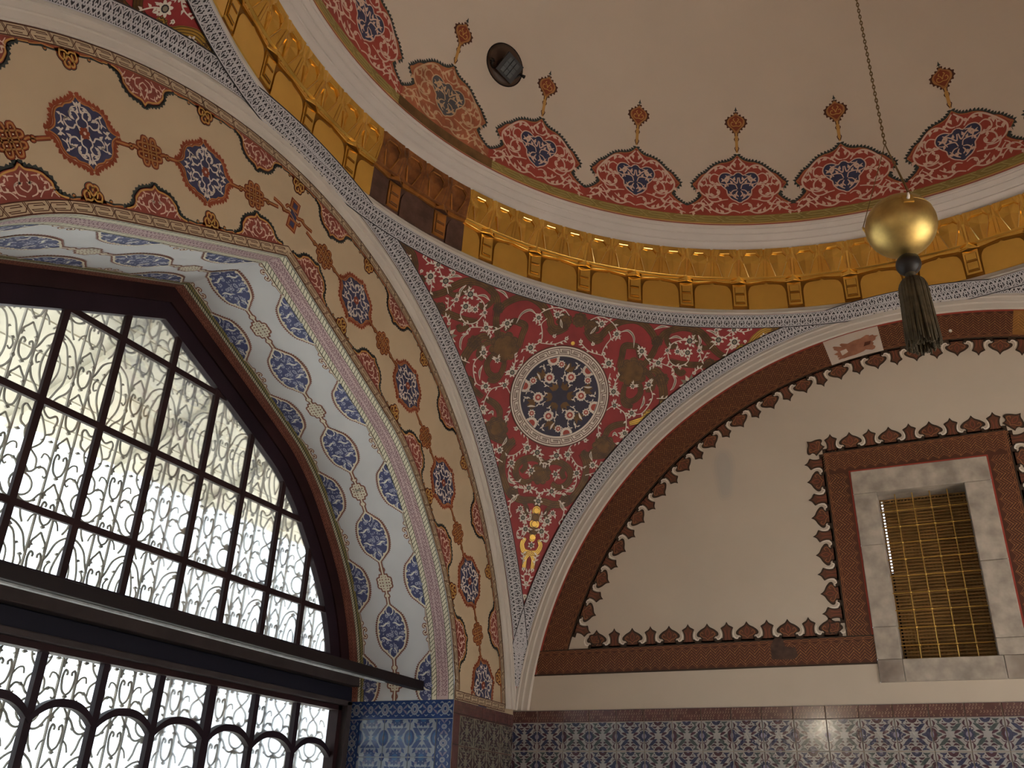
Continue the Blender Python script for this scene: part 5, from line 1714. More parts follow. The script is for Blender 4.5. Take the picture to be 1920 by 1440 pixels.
def soff_knot():
    c = Cv()
    loops = []
    for x in (-0.018, 0.0, 0.018):
        loops.append((crom([(x - 0.007, -0.024), (x - 0.007, 0.024), (x, 0.032), (x + 0.007, 0.024), (x + 0.007, -0.024), (x, -0.032)], 3, True), True))
    for y in (-0.010, 0.010):
        loops.append((crom([(-0.034, y - 0.006), (0.034, y - 0.006), (0.040, y), (0.034, y + 0.006), (-0.034, y + 0.006), (-0.040, y)], 3, True), True))
    for s in (1, -1):
        loops.append((np.array([(s * 0.04, 0), (s * 0.135, 0)]), False))
    for L, cl in loops:
        c.stroke(L, 0.022, 'med_edge', 0, cl)
    for L, cl in loops:
        c.stroke(L, 0.0075, 'cream_line', 1, cl)
    for s in (1, -1):
        c.disc((s * 0.075, 0), 0.018, 'med_edge', 0, 9); c.disc((s * 0.075, 0), 0.0115, 'cream_line', 1, 9)
    return c
SK = soff_knot()
def edge_curl():
    c = Cv()
    for s in (1, -1):
        P = crom([(0, 0.006), (s * 0.020, 0.010), (s * 0.030, 0.026), (s * 0.018, 0.034), (s * 0.010, 0.022)], 4)
        c.stroke(P, 0.017, 'med_edge', 0); c.stroke(P, 0.006, 'cream_line', 1)
        c.disc((s * 0.062, 0.010), 0.014, 'med_edge', 0, 8); c.disc((s * 0.062, 0.010), 0.0085, 'cream_line', 1, 8)
    P = crom([(-0.135, 0.0), (-0.06, 0.006), (0, 0.004), (0.06, 0.006), (0.135, 0.0)], 4)
    c.stroke(P, 0.013, 'med_edge', 0); c.stroke(P, 0.005, 'cream_line', 1)
    return c
EC = edge_curl()
W0, W1 = 0.155, 0.640
SMAX = NP_END + 0.02
S0, SP = 0.072, 0.605
def clipb(c):
    return c.clip(lambda q: (np.abs(q[:, 0]) < SMAX) & (q[:, 1] > W0 - 0.004) & (q[:, 1] < W1 + 0.004))
def put(c, x, y, name):
    q = Cv(); q.stamp(c, (x, y)); q = clipb(q)
    if q.items: q.build(name, s_soffit, wall_niche)
for k in range(-3, 5):
    s = S0 + SP * k
    put(BM, s, 0.415, 'medallion')
    put(EC, s, W0, 'edge_scroll')
    q = Cv(); q.stamp(EC, (s, W1), 0, 1.0, False, 0, sy=-1.0); q = clipb(q); q.build('edge_scroll', s_soffit, wall_niche)
    s += SP / 2
    q = Cv(); q.stamp(SK, (s, 0.415), 0, 1.12, sy=1.35); q = clipb(q); q.build('knot', s_soffit, wall_niche)
    put(half_blue(1), s, W0, 'half_medallion')
    put(half_blue(-1), s, W1, 'half_medallion')
# border strips
def strip(y0, y1, m, l, cv):
    for sg in (1, -1):
        n = 58
        for k in range(n):
            a, b = SMAX * k / n * sg, SMAX * (k + 1) / n * sg
            cv.raw([(a, y0), (b, y0), (b, y1), (a, y1)], [(0, 1, 2, 3)], m, l)
def rope(y0, y1, cv, m='rope_cream', dark='rope_green'):
    strip(y0, y1, m, 0, cv)
    w = y1 - y0; p = w * 0.66
    strip(y0, y0 + 0.0035, dark, 1, cv); strip(y1 - 0.0035, y1, dark, 1, cv)
    for sg in (1, -1):
        n = int(SMAX / p)
        for k in range(n):
            o = SMAX * (k + 0.5) / n
            L = crom([(o - 0.55 * p, y0 + 0.06 * w), (o - 0.22 * p, y0 + 0.36 * w), (o + 0.22 * p, y0 + 0.64 * w), (o + 0.55 * p, y0 + 0.94 * w)], 2)
            cv.stroke([(sg * x, y) for x, y in L], 0.0036, dark, 1)
def squiggles(y0, y1, m, cv, step=0.030):
    n = int(SMAX / step); rows = max(1, int(round((y1 - y0) / step)))
    for sg in (1, -1):
        for k in range(n):
            for r in range(rows):
                cx = (k + 0.5 + 0.5 * (r % 2)) * SMAX / n; cy = y0 + (r + 0.5) * (y1 - y0) / rows
                q = step * 0.46; fl = 1 if math.sin(12.9 * k + 78.2 * r) > 0 else -1; cx += 0.2 * step * math.sin(7.1 * k + 3.3 * r)
                P = crom([(cx - q, cy - fl * q * 0.5), (cx - q * 0.3, cy + fl * q * 0.7), (cx + q * 0.3, cy - fl * q * 0.6), (cx + q, cy + fl * q * 0.5)], 3)
                cv.stroke([(sg * x, y) for x, y in P], 0.0030, m, 1)
                leafblob(cv, (sg * cx, cy + fl * q * 0.7), 0.8 * fl, q * 0.9, q * 0.5, m, 1)
c = Cv(); rope(0.002, 0.040, c); c.build('rope_border', s_soffit, wall_niche)
c = Cv(); strip(0.040, 0.118, 'border_pink', 0, c); squiggles(0.043, 0.115, 'border_mauve', c, 0.0235); c.build('pink_border', s_soffit, wall_niche)
c = Cv(); rope(0.118, 0.155, c); c.build('rope_border', s_soffit, wall_niche)
c = Cv(); rope(0.640, 0.664, c, 'olive_line'); rope(0.664, 0.688, c); c.build('rope_border', s_soffit, wall_niche)
c = Cv(); strip(0.688, 0.80, 'border_rust', 0, c); squiggles(0.690, 0.75, 'border_rust_dark', c, 0.0235); c.build('rust_border', s_soffit, wall_niche)
mat('dirt_brown', (0.075, 0.042, 0.032), 0.7, var=0.3, scale=20)
mat('weave_line2', (0.40, 0.19, 0.075), 0.45)
# ================================================================== RIGHT WALL PAINTING
def weave(L, W, base='band_brown', line='band_line', st=0.034):
    c = Cv()
    n = max(1, int(round(L / 0.02)))
    for k in range(n):
        a, b = L * k / n, L * (k + 1) / n
        c.raw([(a, 0), (b, 0), (b, W), (a, W)], [(0, 1, 2, 3)], base, 0)
    nx = max(2, int(round(L / 0.030))); dx = L / nx
    ny = max(2, int(round((W - 0.034) / 0.0185))); dy = (W - 0.034) / ny
    for i in range(nx):
        sg = 1 if i % 2 else -1
        for j in range(ny):
            y = 0.014 + (j + 0.5) * dy
            c.stroke([(i * dx - 0.12 * dx, y - sg * 0.62 * dx), (i * dx + 1.12 * dx, y + sg * 0.62 * dx)], 0.0029, line if (3 * i + 2 * j) % 5 else 'weave_line2', 1)
    lo_, hi_ = 0.012, W - 0.020
    c.items = [(np.stack([v[:, 0], np.clip(v[:, 1], lo_, hi_)], 1), f, m, l) if l == 1 else (v, f, m, l) for v, f, m, l in c.items]
    return c
def lines(L, y0, w, m, l=1):
    c = Cv(); n = max(1, int(round(L / 0.06)))
    for k in range(n):
        c.raw([(L * k / n, y0), (L * (k + 1) / n, y0), (L * (k + 1) / n, y0 + w), (L * k / n, y0 + w)], [(0, 1, 2, 3)], m, l)
    return c
def twist(L, y0, w, m='band_line'):
    c = Cv(); n = max(1, int(round(L / 0.05))); p = L / n
    for k in range(n):
        o = k * p
        c.stroke([(o, y0), (o + 0.7 * p, y0), (o + p, y0 + w)], 0.0030, m, 2); c.stroke([(o, y0 + w), (o + 0.7 * p, y0 + w), (o + p, y0)], 0.0030, m, 2)
    return c
def crest_wide():
    c = Cv()
    H = np.vstack([crom([(0, 0.118), (0.016, 0.096), (0.044, 0.080), (0.066, 0.060), (0.068, 0.044), (0.058, 0.036)], 4), crom([(0.058, 0.036), (0.046, 0.034), (0.040, 0.020), (0.044, 0.0)], 3)[1:]])
    L = np.vstack([H, H[::-1][:-1] * np.array([-1, 1])])
    c.fill(L, 'crest_dark', 0)
    k = np.array([0, 0.05]); c.fill(k + (L - k) * np.array([0.80, 0.78]), 'crest_fill', 1)
    h = Cv()
    h.stroke(crom([(0.0, 0.016), (0.014, 0.030), (0.034, 0.036), (0.046, 0.050), (0.036, 0.064), (0.026, 0.054)], 4), 0.0042, 'band_line', 2)
    h.stroke(crom([(0.0, 0.034), (0.012, 0.052), (0.010, 0.070), (0, 0.086)], 4), 0.0042, 'crest_red', 2)
    c.items += h.mirror().items
    return c
def crest_narrow():
    c = Cv()
    H = np.vstack([crom([(0, 0.122), (0.012, 0.102), (0.032, 0.090), (0.040, 0.084)], 4), crom([(0.040, 0.084), (0.030, 0.062), (0.028, 0.036), (0.034, 0.016), (0.046, 0.0)], 4)[1:]])
    L = np.vstack([H, H[::-1][:-1] * np.array([-1, 1])])
    c.fill(L, 'crest_dark', 0)
    k = np.array([0, 0.05]); c.fill(k + (L - k) * np.array([0.72, 0.80]), 'crest_fill', 1)
    h = Cv(); h.stroke(crom([(0.012, 0.008), (0.008, 0.040), (0.014, 0.070)], 4), 0.004, 'crest_red', 2); c.items += h.mirror().items
    return c
def curl():
    c = Cv()
    P = crom([(-0.010, 0.070), (-0.016, 0.044), (-0.008, 0.024), (0.008, 0.018), (0.016, 0.030)], 5)
    c.stroke(P, [0.003, 0.008, 0.010, 0.008, 0.003], 'white_curl', 1)
    return c
CW, CN, CU = crest_wide(), crest_narrow(), curl()
def crest_row(f, L, name, start=0):
    n = max(1, int(round(L / 0.1235))); p = L / n
    for k in range(n):
        x = (k + 0.5) * p
        q = Cv(); wide = (k + start) % 2 == 0
        q.stamp(CW if wide else CN, (x, 0))
        q.fill([(x - p / 2, 0), (x + p / 2, 0), (x + p / 2, 0.024), (x - p / 2, 0.024)], 'crest_dark', 0)
        if wide:
            q.stamp(CU, (x - 0.070, 0), 0, 1, False); q.stamp(CU, (x + 0.070, 0), 0, 1, True)
        q.warp(f).build(name, s_right, wall_right)
def add(c, *o):
    for q in o: c.items += q.items
    return c
# lunette arch band
RA0, RA1 = 2.700, 2.500
phi0 = math.atan2(math.sqrt(RA0 ** 2 - (0.216 - ZC) ** 2), 0.216 - ZC)
LA = 2 * phi0 * 2.60
def f_arch(v):
    p = -phi0 + v[:, 0] / 2.60; r = RA0 - v[:, 1]
    return np.stack([r * np.sin(p), ZC + r * np.cos(p)], 1)
c = weave(LA, 0.20)
add(c, lines(LA, 0.0, 0.013, 'red_paint', 2), twist(LA, 0.178, 0.010), lines(LA, 0.192, 0.008, 'crest_dark', 2))
c = c.warp(f_arch).clip(lambda q: q[:, 1] > 0.232)
c.build('arch_band', s_right, wall_right)
ph1 = math.atan2(math.sqrt(RA1 ** 2 - (0.395 - ZC) ** 2), 0.395 - ZC) - 0.028
LC = 2 * ph1 * RA1
def f_crest(v):
    p = -ph1 + v[:, 0] / RA1; r = RA1 - v[:, 1]
    return np.stack([r * np.sin(p), ZC + r * np.cos(p)], 1)
crest_row(f_crest, LC, 'crest_leaf', 1)
# bottom band, left and right of the window
xl = -math.sqrt(RA0 ** 2 - (0.216 - ZC) ** 2)
for (x0, x1) in ((xl, SX0 - 0.001), (SX1 + 0.001, -xl)):
    L = x1 - x0
    c = weave(L, 0.164)
    add(c, lines(L, 0.0, 0.010, 'crest_dark', 2), twist(L, 0.143, 0.010), lines(L, 0.157, 0.007, 'crest_dark', 2))
    c = c.warp(lambda v: np.stack([x0 + v[:, 0], 0.216 + v[:, 1]], 1)).clip(lambda q: np.hypot(q[:, 0], q[:, 1] - ZC) < RA0 - 0.004)
    c.build('bottom_band', s_right, wall_right, h0=0.0036)
WBX0, WBX1, WBZ1 = -0.645, 0.412, 1.535
crest_row(lambda v: np.stack([-2.265 + v[:, 0], 0.380 + v[:, 1]], 1), 2.265 + WBX0 - 0.02, 'crest_leaf', 0)
crest_row(lambda v: np.stack([WBX1 + 0.02 + v[:, 0], 0.380 + v[:, 1]], 1), 2.265 - WBX1 - 0.02, 'crest_leaf', 0)
# band round the window
H = WBZ1 - 0.38
c = weave(H, 0.150).warp(lambda v: np.stack([WBX0 + v[:, 1], 0.38 + v[:, 0]], 1))
add(c, add(twist(H, 0.012, 0.010), lines(H, 0.0, 0.007, 'crest_dark', 2), lines(H - 0.155, 0.140, 0.010, 'red_paint', 2)).warp(lambda v: np.stack([WBX0 + v[:, 1], 0.38 + v[:, 0]], 1)))
c.build('window_band', s_right, wall_right, h0=0.0022)
c = weave(H, 0.140).warp(lambda v: np.stack([WBX1 - v[:, 1], 0.38 + v[:, 0]], 1))
add(c, add(twist(H, 0.012, 0.010), lines(H, 0.0, 0.007, 'crest_dark', 2), lines(H - 0.155, 0.130, 0.010, 'red_paint', 2)).warp(lambda v: np.stack([WBX1 - v[:, 1], 0.38 + v[:, 0]], 1)))
c.build('window_band', s_right, wall_right, h0=0.0022)
L = WBX1 - WBX0
c = weave(L, 0.155).warp(lambda v: np.stack([WBX0 + v[:, 0], WBZ1 - v[:, 1]], 1))
add(c, add(twist(L, 0.012, 0.010), lines(L, 0.0, 0.007, 'crest_dark', 2), lines(L - 0.27, 0.145, 0.010, 'red_paint', 2).warp(lambda v: v + np.array([0.140, 0]))).warp(lambda v: np.stack([WBX0 + v[:, 0], WBZ1 - v[:, 1]], 1)))
c.build('window_band', s_right, wall_right, h0=0.0034)
crest_row(lambda v: np.stack([WBX0 - v[:, 1], 0.455 + v[:, 0]], 1), WBZ1 - 0.455 - 0.01, 'crest_leaf', 1)
crest_row(lambda v: np.stack([WBX1 + v[:, 1], 0.455 + v[:, 0]], 1), WBZ1 - 0.455 - 0.01, 'crest_leaf', 1)
crest_row(lambda v: np.stack([WBX0 + v[:, 0], WBZ1 + v[:, 1]], 1), L, 'crest_leaf', 1)
for (x, z, a, sc) in ((WBX0 - 0.01, WBZ1 + 0.01, PI / 4, 0.95), (WBX1 + 0.01, WBZ1 + 0.01, -PI / 4, 0.95)):
    q = Cv(); q.stamp(CW, (0, 0), 0, sc); q.warp(loc_frame((x, z), a)).build('crest_leaf', s_right, wall_right, h0=0.004)
for (x, a) in ((-2.235, -0.6), (WBX0 - 0.035, 0.75)):
    q = Cv(); q.stamp(CW, (0, 0), 0, 0.7); q.warp(loc_frame((x, 0.405), a)).build('crest_leaf', s_right, wall_right, h0=0.004)
# bare patch, golden repainted stretch, stains
def polar_patch(x0, x1, r0, r1, m, n=6):
    c = Cv()
    a0, a1 = math.asin(x0 / 2.6), math.asin(x1 / 2.6)
    for k in range(n):
        a, b = a0 + (a1 - a0) * k / n, a0 + (a1 - a0) * (k + 1) / n
        c.raw([(r * math.sin(t), ZC + r * math.cos(t)) for r, t in ((r0, a), (r0, b), (r1, b), (r1, a))], [(0, 1, 2, 3)], m, 0)
    return c
c = polar_patch(-0.532, -0.190, 2.505, 2.692, 'patch_white')
rp = random.Random(11); P = []
for kk in range(44):
    tq = 2 * PI * kk / 44
    ex, ez = 0.150 * math.copysign(abs(math.cos(tq)) ** 0.5, math.cos(tq)), 0.060 * math.copysign(abs(math.sin(tq)) ** 0.6, math.sin(tq))
    f_ = rp.uniform(0.72, 1.08); P.append((-0.355 + ex * f_, 2.248 + 0.20 * ex + ez * f_))
c.fill(P, 'patch_rust', 1)
c.fill([(-0.30, 2.24), (-0.26, 2.25), (-0.25, 2.275), (-0.29, 2.27)], 'band_brown', 2)
c.fill([(-0.44, 2.20), (-0.40, 2.22), (-0.41, 2.245), (-0.45, 2.235)], 'patch_white', 2)
o = c.build('bare_patch', s_right, wall_right, h0=0.006); o['label'] = 'square of flaked bare plaster in the brown arch band'
mat('weave_gold', (0.30, 0.135, 0.035), 0.45, var=0.2, scale=6)
mat('weave_gold_line', (0.52, 0.26, 0.075), 0.45)
a0 = math.asin(0.575 / 2.6)
def f_gold(v):
    p = a0 + v[:, 0] / 2.60; r = 2.692 - v[:, 1]
    return np.stack([r * np.sin(p), ZC + r * np.cos(p)], 1)
o = weave(0.62, 0.172, 'weave_gold', 'weave_gold_line').warp(f_gold).build('cleaned_patch', s_right, wall_right, h0=0.006); o['label'] = 'cleaned golden stretch of the arch band'
t = np.linspace(0, 2 * PI, 30, endpoint=False)
c = Cv()
for kk, (q, mm) in enumerate(((1.25, 'smudge'), (1.0, 'smudge_mid'), (0.72, 'smudge_core'))):
    c.fill(np.stack([-1.285 + q * (0.060 + 0.008 * np.sin(3 * t)) * np.sign(np.cos(t)) * np.abs(np.cos(t)) ** 0.6, 1.455 + (0.10 + 0.07 * q) * np.sin(t) + 0.02], 1), mm, kk)
o = c.build('stain', s_right, wall_right); o['label'] = 'faint grey water stain on the plaster'
c = Cv(); c.fill([(-1.085, 0.262), (-0.96, 0.258), (-0.93, 0.275), (-0.94, 0.325), (-1.0, 0.335), (-1.01, 0.38), (-1.06, 0.385), (-1.085, 0.34)], 'dirt_brown', 0)
o = c.build('stain', s_right, wall_right, h0=0.007); o['label'] = 'dark smudge on the bottom band'
mb = MB(); mb.tube([(0.224, A, 2.247), (0.224, A - 0.012, 2.247)], [0.011, 0.008], 10); o = mb.build('plug', 'white_curl', wall_right)
# ================================================================== TILES
def tile_mesh(name, w, h, cv, base, edge='grout', th=0.006):
    """tile lying in local (x right, y up, z out), origin at its lower left corner"""
    mats = [base, edge]; V = []; F = []; M = []
    e, b = 0.0011, 0.0025
    V += [(e, e, 0), (w - e, e, 0), (w - e, h - e, 0), (e, h - e, 0), (e + b, e + b, th), (w - e - b, e + b, th), (w - e - b, h - e - b, th), (e + b, h - e - b, th)]
    F += [(4, 5, 6, 7), (0, 1, 5, 4), (1, 2, 6, 5), (2, 3, 7, 6), (3, 0, 4, 7)]; M += [0] * 5
    n = 8
    lo = np.array([e + b, e + b]); hi = np.array([w - e - b, h - e - b])
    for v, f, m, l in cv.items:
        if m not in mats: mats.append(m)
        v = np.clip(v, lo, hi)
        V += [(p[0], p[1], th + 0.0004 + 0.0003 * l) for p in v]
        F += [tuple(i + n for i in q) for q in f]; M += [mats.index(m)] * len(f); n += len(v)
    me = bpy.data.meshes.new(name)
    me.from_pydata(V, [], F)
    for m in mats: me.materials.append(MATS[m])
    me.polygons.foreach_set('material_index', M); me.update()
    return me
def lay(me, parent, org, U, Vv, N, name='tile'):
    o = bpy.data.objects.new(name, me); COL.objects.link(o); o.parent = parent
    o.matrix_local = Matrix(((U[0], Vv[0], N[0], org[0]), (U[1], Vv[1], N[1], org[1]), (U[2], Vv[2], N[2], org[2]), (0, 0, 0, 1)))
    return o
TW, TH = 0.1806, 0.1715
def rosette(c, p, r, m, l=1, n=14, core=None):
    t = np.linspace(0, 2 * PI, n * 4, endpoint=False)
    rad = r * (0.88 + 0.12 * np.cos(n * t))
    c.raw(np.stack([p[0] + rad * np.cos(t), p[1] + rad * np.sin(t)], 1), [tuple(range(len(t)))], m, l)
    if core: c.disc(p, r * 0.42, core, l + 1, 8)
def floral_tile(m_oval, m_ros, m_round, m_leaf, m_leaf2, core):
    """half motifs on every edge so that neighbours complete them; left edge oval, right edge rosette"""
    c = Cv(); w, h = TW, TH
    c.disc((0, h * 0.50), 0.030, m_oval, 1, 14, ry=0.036); c.disc((0, h * 0.50), 0.010, core, 2, 8, ry=0.016)
    rosette(c, (w, h * 0.50), 0.037, m_ros, 1, 16, core)
    for y in (0, h):
        c.disc((w * 0.5, y), 0.027, m_round, 1, 14); c.disc((w * 0.5, y), 0.010, core, 2, 8)
    for sx, x0 in ((1, 0.0), (-1, w)):
        for sy, y0 in ((1, 0.0), (-1, h)):
            T = lambda L: [(x0 + sx * x, y0 + sy * y) for x, y in L]
            P = crom(T([(0.028, 0.030), (0.048, 0.042), (0.066, 0.060), (0.082, 0.068)]), 4)
            c.stroke(P, [0.003, 0.019, 0.018, 0.003], m_leaf, 1)
            P = crom(T([(0.036, 0.066), (0.056, 0.072), (0.070, 0.083)]), 4)
            c.stroke(P, [0.003, 0.014, 0.013, 0.003], m_leaf2, 1)
            P = crom(T([(0.010, 0.012), (0.018, 0.028), (0.012, 0.044)]), 4); c.stroke(P, [0.003, 0.013, 0.003], m_leaf2, 1)
            P = crom(T([(0.024, 0.008), (0.044, 0.014), (0.058, 0.008)]), 4); c.stroke(P, [0.003, 0.013, 0.003], m_leaf, 1)
            P = crom(T([(0.054, 0.030), (0.070, 0.036), (0.084, 0.030)]), 4); c.stroke(P, [0.003, 0.012, 0.003], m_leaf2, 1)
            P = crom(T([(0.006, 0.046), (0.022, 0.050), (0.030, 0.062)]), 4); c.stroke(P, [0.006, 0.004, 0.002], m_leaf2, 1)
            P = crom(T([(0.050, 0.084), (0.030, 0.080), (0.020, 0.070)]), 4); c.stroke(P, [0.003, 0.011, 0.003], m_leaf, 1)
            P = crom(T([(0.086, 0.048), (0.070, 0.050), (0.060, 0.046)]), 4); c.stroke(P, [0.003, 0.009, 0.003], m_leaf, 1)
            c.disc(T([(0.078, 0.050)])[0], 0.006, m_leaf2, 1, 7); c.disc(T([(0.040, 0.024)])[0], 0.0055, m_leaf, 1, 7)
            c.disc(T([(0.062, 0.020)])[0], 0.004, m_leaf2, 1, 6)
    return c
def flipx(c, w):
    return c.warp(lambda v: np.stack([w - v[:, 0], v[:, 1]], 1))
RU, RVv, RN = (1, 0, 0), (0, 0, 1), (0, -1, 0)
LU_, LV_, LN_ = (0, 1, 0), (0, 0, 1), (1, 0, 0)
ft = [floral_tile('tile_navy', 'tile_navy', 'tile_plum', 'tile_navy', 'tile_plum', 'tile_mauve'), floral_tile('tile_plum', 'tile_navy', 'tile_navy', 'tile_green', 'tile_plum', 'tile_mauve')]
fmesh = [tile_mesh('tile', TW, TH, c, 'tile_white') for c in (ft[0], flipx(ft[0], TW), ft[1], flipx(ft[1], TW))]
def band_tile(w, h, base, line, seed):
    c = Cv(); rs = random.Random(seed)
    nx = int(w / 0.016)
    for i in range(nx):
        for j in range(4):
            p = (0.008 + i * 0.016 + (0.006 if j % 2 else 0), 0.010 + j * 0.018)
            P = crom([(p[0] - 0.005, p[1] - 0.006), (p[0] + 0.003, p[1]), (p[0] - 0.002, p[1] + 0.007)], 2)
            c.stroke(P, 0.0032, line if rs.random() > 0.3 else base, 1)
    c.fill([(0, 0), (w, 0), (w, 0.006), (0, 0.006)], 'tile_plum', 2); c.fill([(0, h - 0.005), (w, h - 0.005), (w, h), (0, h)], 'tile_plum', 2)
    return c
bmesh_ = [tile_mesh('border_tile', TW, 0.075, band_tile(TW, 0.075, 'tile_brown', 'tile_brown_lt', s), 'tile_brown') for s in (1, 2, 3)]
x = -A; col = 0
while x < A - 0.02:
    lay(bmesh_[col % 3], wall_right, (x, A, -0.077), RU, RVv, RN, 'border_tile')
    for r in range(5):
        k = (col % 2) + 2 * ((col // 2 + r) % 2)
        lay(fmesh[k], wall_right, (x, A, -0.077 - (r + 1) * TH), RU, RVv, RN)
    x += TW; col += 1
# grout behind the tiles
c = Cv(); c.fill([(-A, -0.077 - 5 * TH), (A, -0.077 - 5 * TH), (A, 0), (-A, 0)], 'grout', 0); c.build('grout_bed', s_right, wall_right, h0=0.0012)
# pier beside the niche on the left wall
dm = floral_tile('tile_dim_dark', 'tile_dim_dark', 'tile_dim_dark', 'tile_dim_dark', 'tile_plum', 'tile_dim_ground')
pm = [tile_mesh('tile', TW, TH, c, 'tile_dim_ground') for c in (dm, flipx(dm, TW))]
y0 = 1.995
ebm = tile_mesh('edge_tile', 0.075, TH, band_tile(0.075, TH, 'tile_brown', 'tile_dim_dark', 4), 'tile_brown')
for k in range(5):
    yy = y0 + 0.0 + k * TW
    w = min(TW, A - yy)
    if w < 0.03: break
    bm_ = tile_mesh('border_tile', w, 0.078, band_tile(w, 0.078, 'tile_brown', 'tile_dim_dark', k), 'tile_brown')
    lay(bm_, wall_left, (-A, yy, -0.102), LU_, LV_, LN_, 'border_tile')
for r in range(5):
    lay(ebm, wall_left, (-A, y0, -0.102 - (r + 1) * TH), LU_, LV_, LN_, 'edge_tile')
    for k in range(4):
        yy = y0 + 0.075 + k * TW
        if yy + TW <= A + 0.01:
            lay(pm[(k + r) % 2], wall_left, (-A, yy, -0.102 - (r + 1) * TH), LU_, LV_, LN_)
c = Cv(); c.fill([(y0, -0.102 - 5 * TH), (A, -0.102 - 5 * TH), (A, -0.026), (y0, -0.026)], 'tile_brown', 0); c.build('grout_bed', s_left, wall_left, h0=0.0012)
# blue panel on the reveal (surface faces the viewer: plane y = 1.995)
YR = 1.995
def rev(xw, z): return (-A - xw, YR, z)
BW = 0.112
def border_cv(w, h, n, vert=False):
    c = Cv()
    L = h if vert else w; T_ = w if vert else h
    for k in range(n):
        s = L * (k + 0.5) / n
        P = lambda a, b: ((b, a) if vert else (a, b))
        rr = 0.027 if k % 2 == 0 else 0.019
        for q, m, l in ((1.0, 'tile_blue_ground', 1), (0.74, 'tile_mauve', 2), (0.50, 'tile_blue_ground', 3), (0.30, 'tile_cobalt', 4)):
            c.disc(P(s, T_ * 0.5), rr * q, m, l, 12, ry=rr * q * (0.8 if vert else 1.25))
        d = L / n
        for sg in (1, -1):
            for t_ in (0.22, 0.78):
                a = crom([P(s + sg * d * 0.20, T_ * 0.5), P(s + sg * d * 0.40, T_ * (t_ + 0.5) / 2), P(s + sg * d * 0.50, T_ * t_)], 3)
                c.stroke(a, [0.002, 0.013, 0.002], 'tile_mauve' if k % 2 else 'tile_blue_ground', 1)
                b = crom([P(s + sg * d * 0.10, T_ * t_), P(s + sg * d * 0.24, T_ * (t_ * 1.25 - 0.12)), P(s + sg * d * 0.34, T_ * t_)], 3)
                c.stroke(b, [0.002, 0.008, 0.002], 'tile_blue_ground', 1)
    if vert: c.fill([(0, 0), (0.004, 0), (0.004, h), (0, h)], 'tile_cobalt2', 3); c.fill([(w - 0.004, 0), (w, 0), (w, h), (w - 0.004, h)], 'tile_cobalt2', 3)
    else: c.fill([(0, 0), (w, 0), (w, 0.004), (0, 0.004)], 'tile_cobalt2', 3); c.fill([(0, h - 0.004), (w, h - 0.004), (w, h), (0, h)], 'tile_cobalt2', 3)
    return c
PWID = 0.735
top = -0.022
lay(tile_mesh('border_tile', PWID, 0.108, border_cv(PWID, 0.108, 7), 'tile_cobalt'), wall_niche, rev(PWID, top - 0.108), RU, RVv, RN, 'border_tile')
btv = tile_mesh('border_tile', 0.105, 0.36, border_cv(0.105, 0.36, 4, True), 'tile_cobalt'); btl = tile_mesh('border_tile', 0.085, 0.36, border_cv(0.085, 0.36, 4, True), 'tile_cobalt')
for r in range(3):
    lay(btv, wall_niche, rev(0.105, top - 0.108 - 0.36 * (r + 1)), RU, RVv, RN, 'border_tile')
    lay(btl, wall_niche, rev(PWID, top - 0.108 - 0.36 * (r + 1)), RU, RVv, RN, 'border_tile')
w_ = (PWID - 0.105 - 0.085) / 3; h_ = 0.212
def blue_tile(odd):
    c = Cv(); w, h = w_, h_
    for x, y in ((0, 0), (w, 0), (0, h), (w, h)):
        pass
    for x in ((0, w) if odd else (w, 0)):
        c.disc((x, h * 0.5), 0.036, 'tile_cobalt', 1, 14, ry=0.046); c.disc((x, h * 0.5), 0.022, 'tile_cobalt2', 2, 12, ry=0.032); c.disc((x, h * 0.5), 0.010, 'tile_mauve', 3, 8, ry=0.016)
    for y in (0, h):
        rosette(c, (w * 0.5, y), 0.048, 'tile_cobalt', 1, 12, 'tile_cobalt2')
        for k in range(6): c.disc((w * 0.5 + 0.026 * math.cos(k * PI / 3), y + 0.026 * math.sin(k * PI / 3)), 0.0035, 'tile_blue_ground', 3, 6)
        for x in (0, w):
            c.disc((x, y), 0.018, 'tile_cobalt', 1, 10, ry=0.024); c.disc((x, y), 0.010, 'tile_mauve', 2, 8)
    for sx, x0 in ((1, 0.0), (-1, w)):
        for sy, y0 in ((1, 0.0), (-1, h)):
            T = lambda L: [(x0 + sx * x, y0 + sy * y) for x, y in L]
            c.stroke(crom(T([(0.022, 0.052), (0.045, 0.064), (0.062, 0.082), (0.084, 0.092)]), 4), [0.004, 0.030, 0.026, 0.004], 'tile_cobalt', 1)
            c.stroke(crom(T([(0.046, 0.088), (0.062, 0.098), (0.080, 0.104)]), 4), [0.003, 0.016, 0.003], 'tile_cobalt2', 1)
            c.stroke(crom(T([(0.028, 0.022), (0.040, 0.036), (0.046, 0.050)]), 4), [0.003, 0.020, 0.003], 'tile_cobalt', 1)
            c.stroke(crom(T([(0.060, 0.052), (0.078, 0.060), (0.090, 0.052)]), 4), [0.003, 0.020, 0.003], 'tile_cobalt', 1)
            c.disc(T([(0.056, 0.030)])[0], 0.008, 'tile_mauve', 1, 8)
    return c
bt = [tile_mesh('tile', w_, h_, blue_tile(k), 'tile_blue_ground') for k in (0, 1)]
for r in range(5):
    for k in range(3):
        lay(bt[(k + r) % 2], wall_niche, rev(PWID - 0.085 - k * w_, top - 0.108 - (r + 1) * h_), RU, RVv, RN)
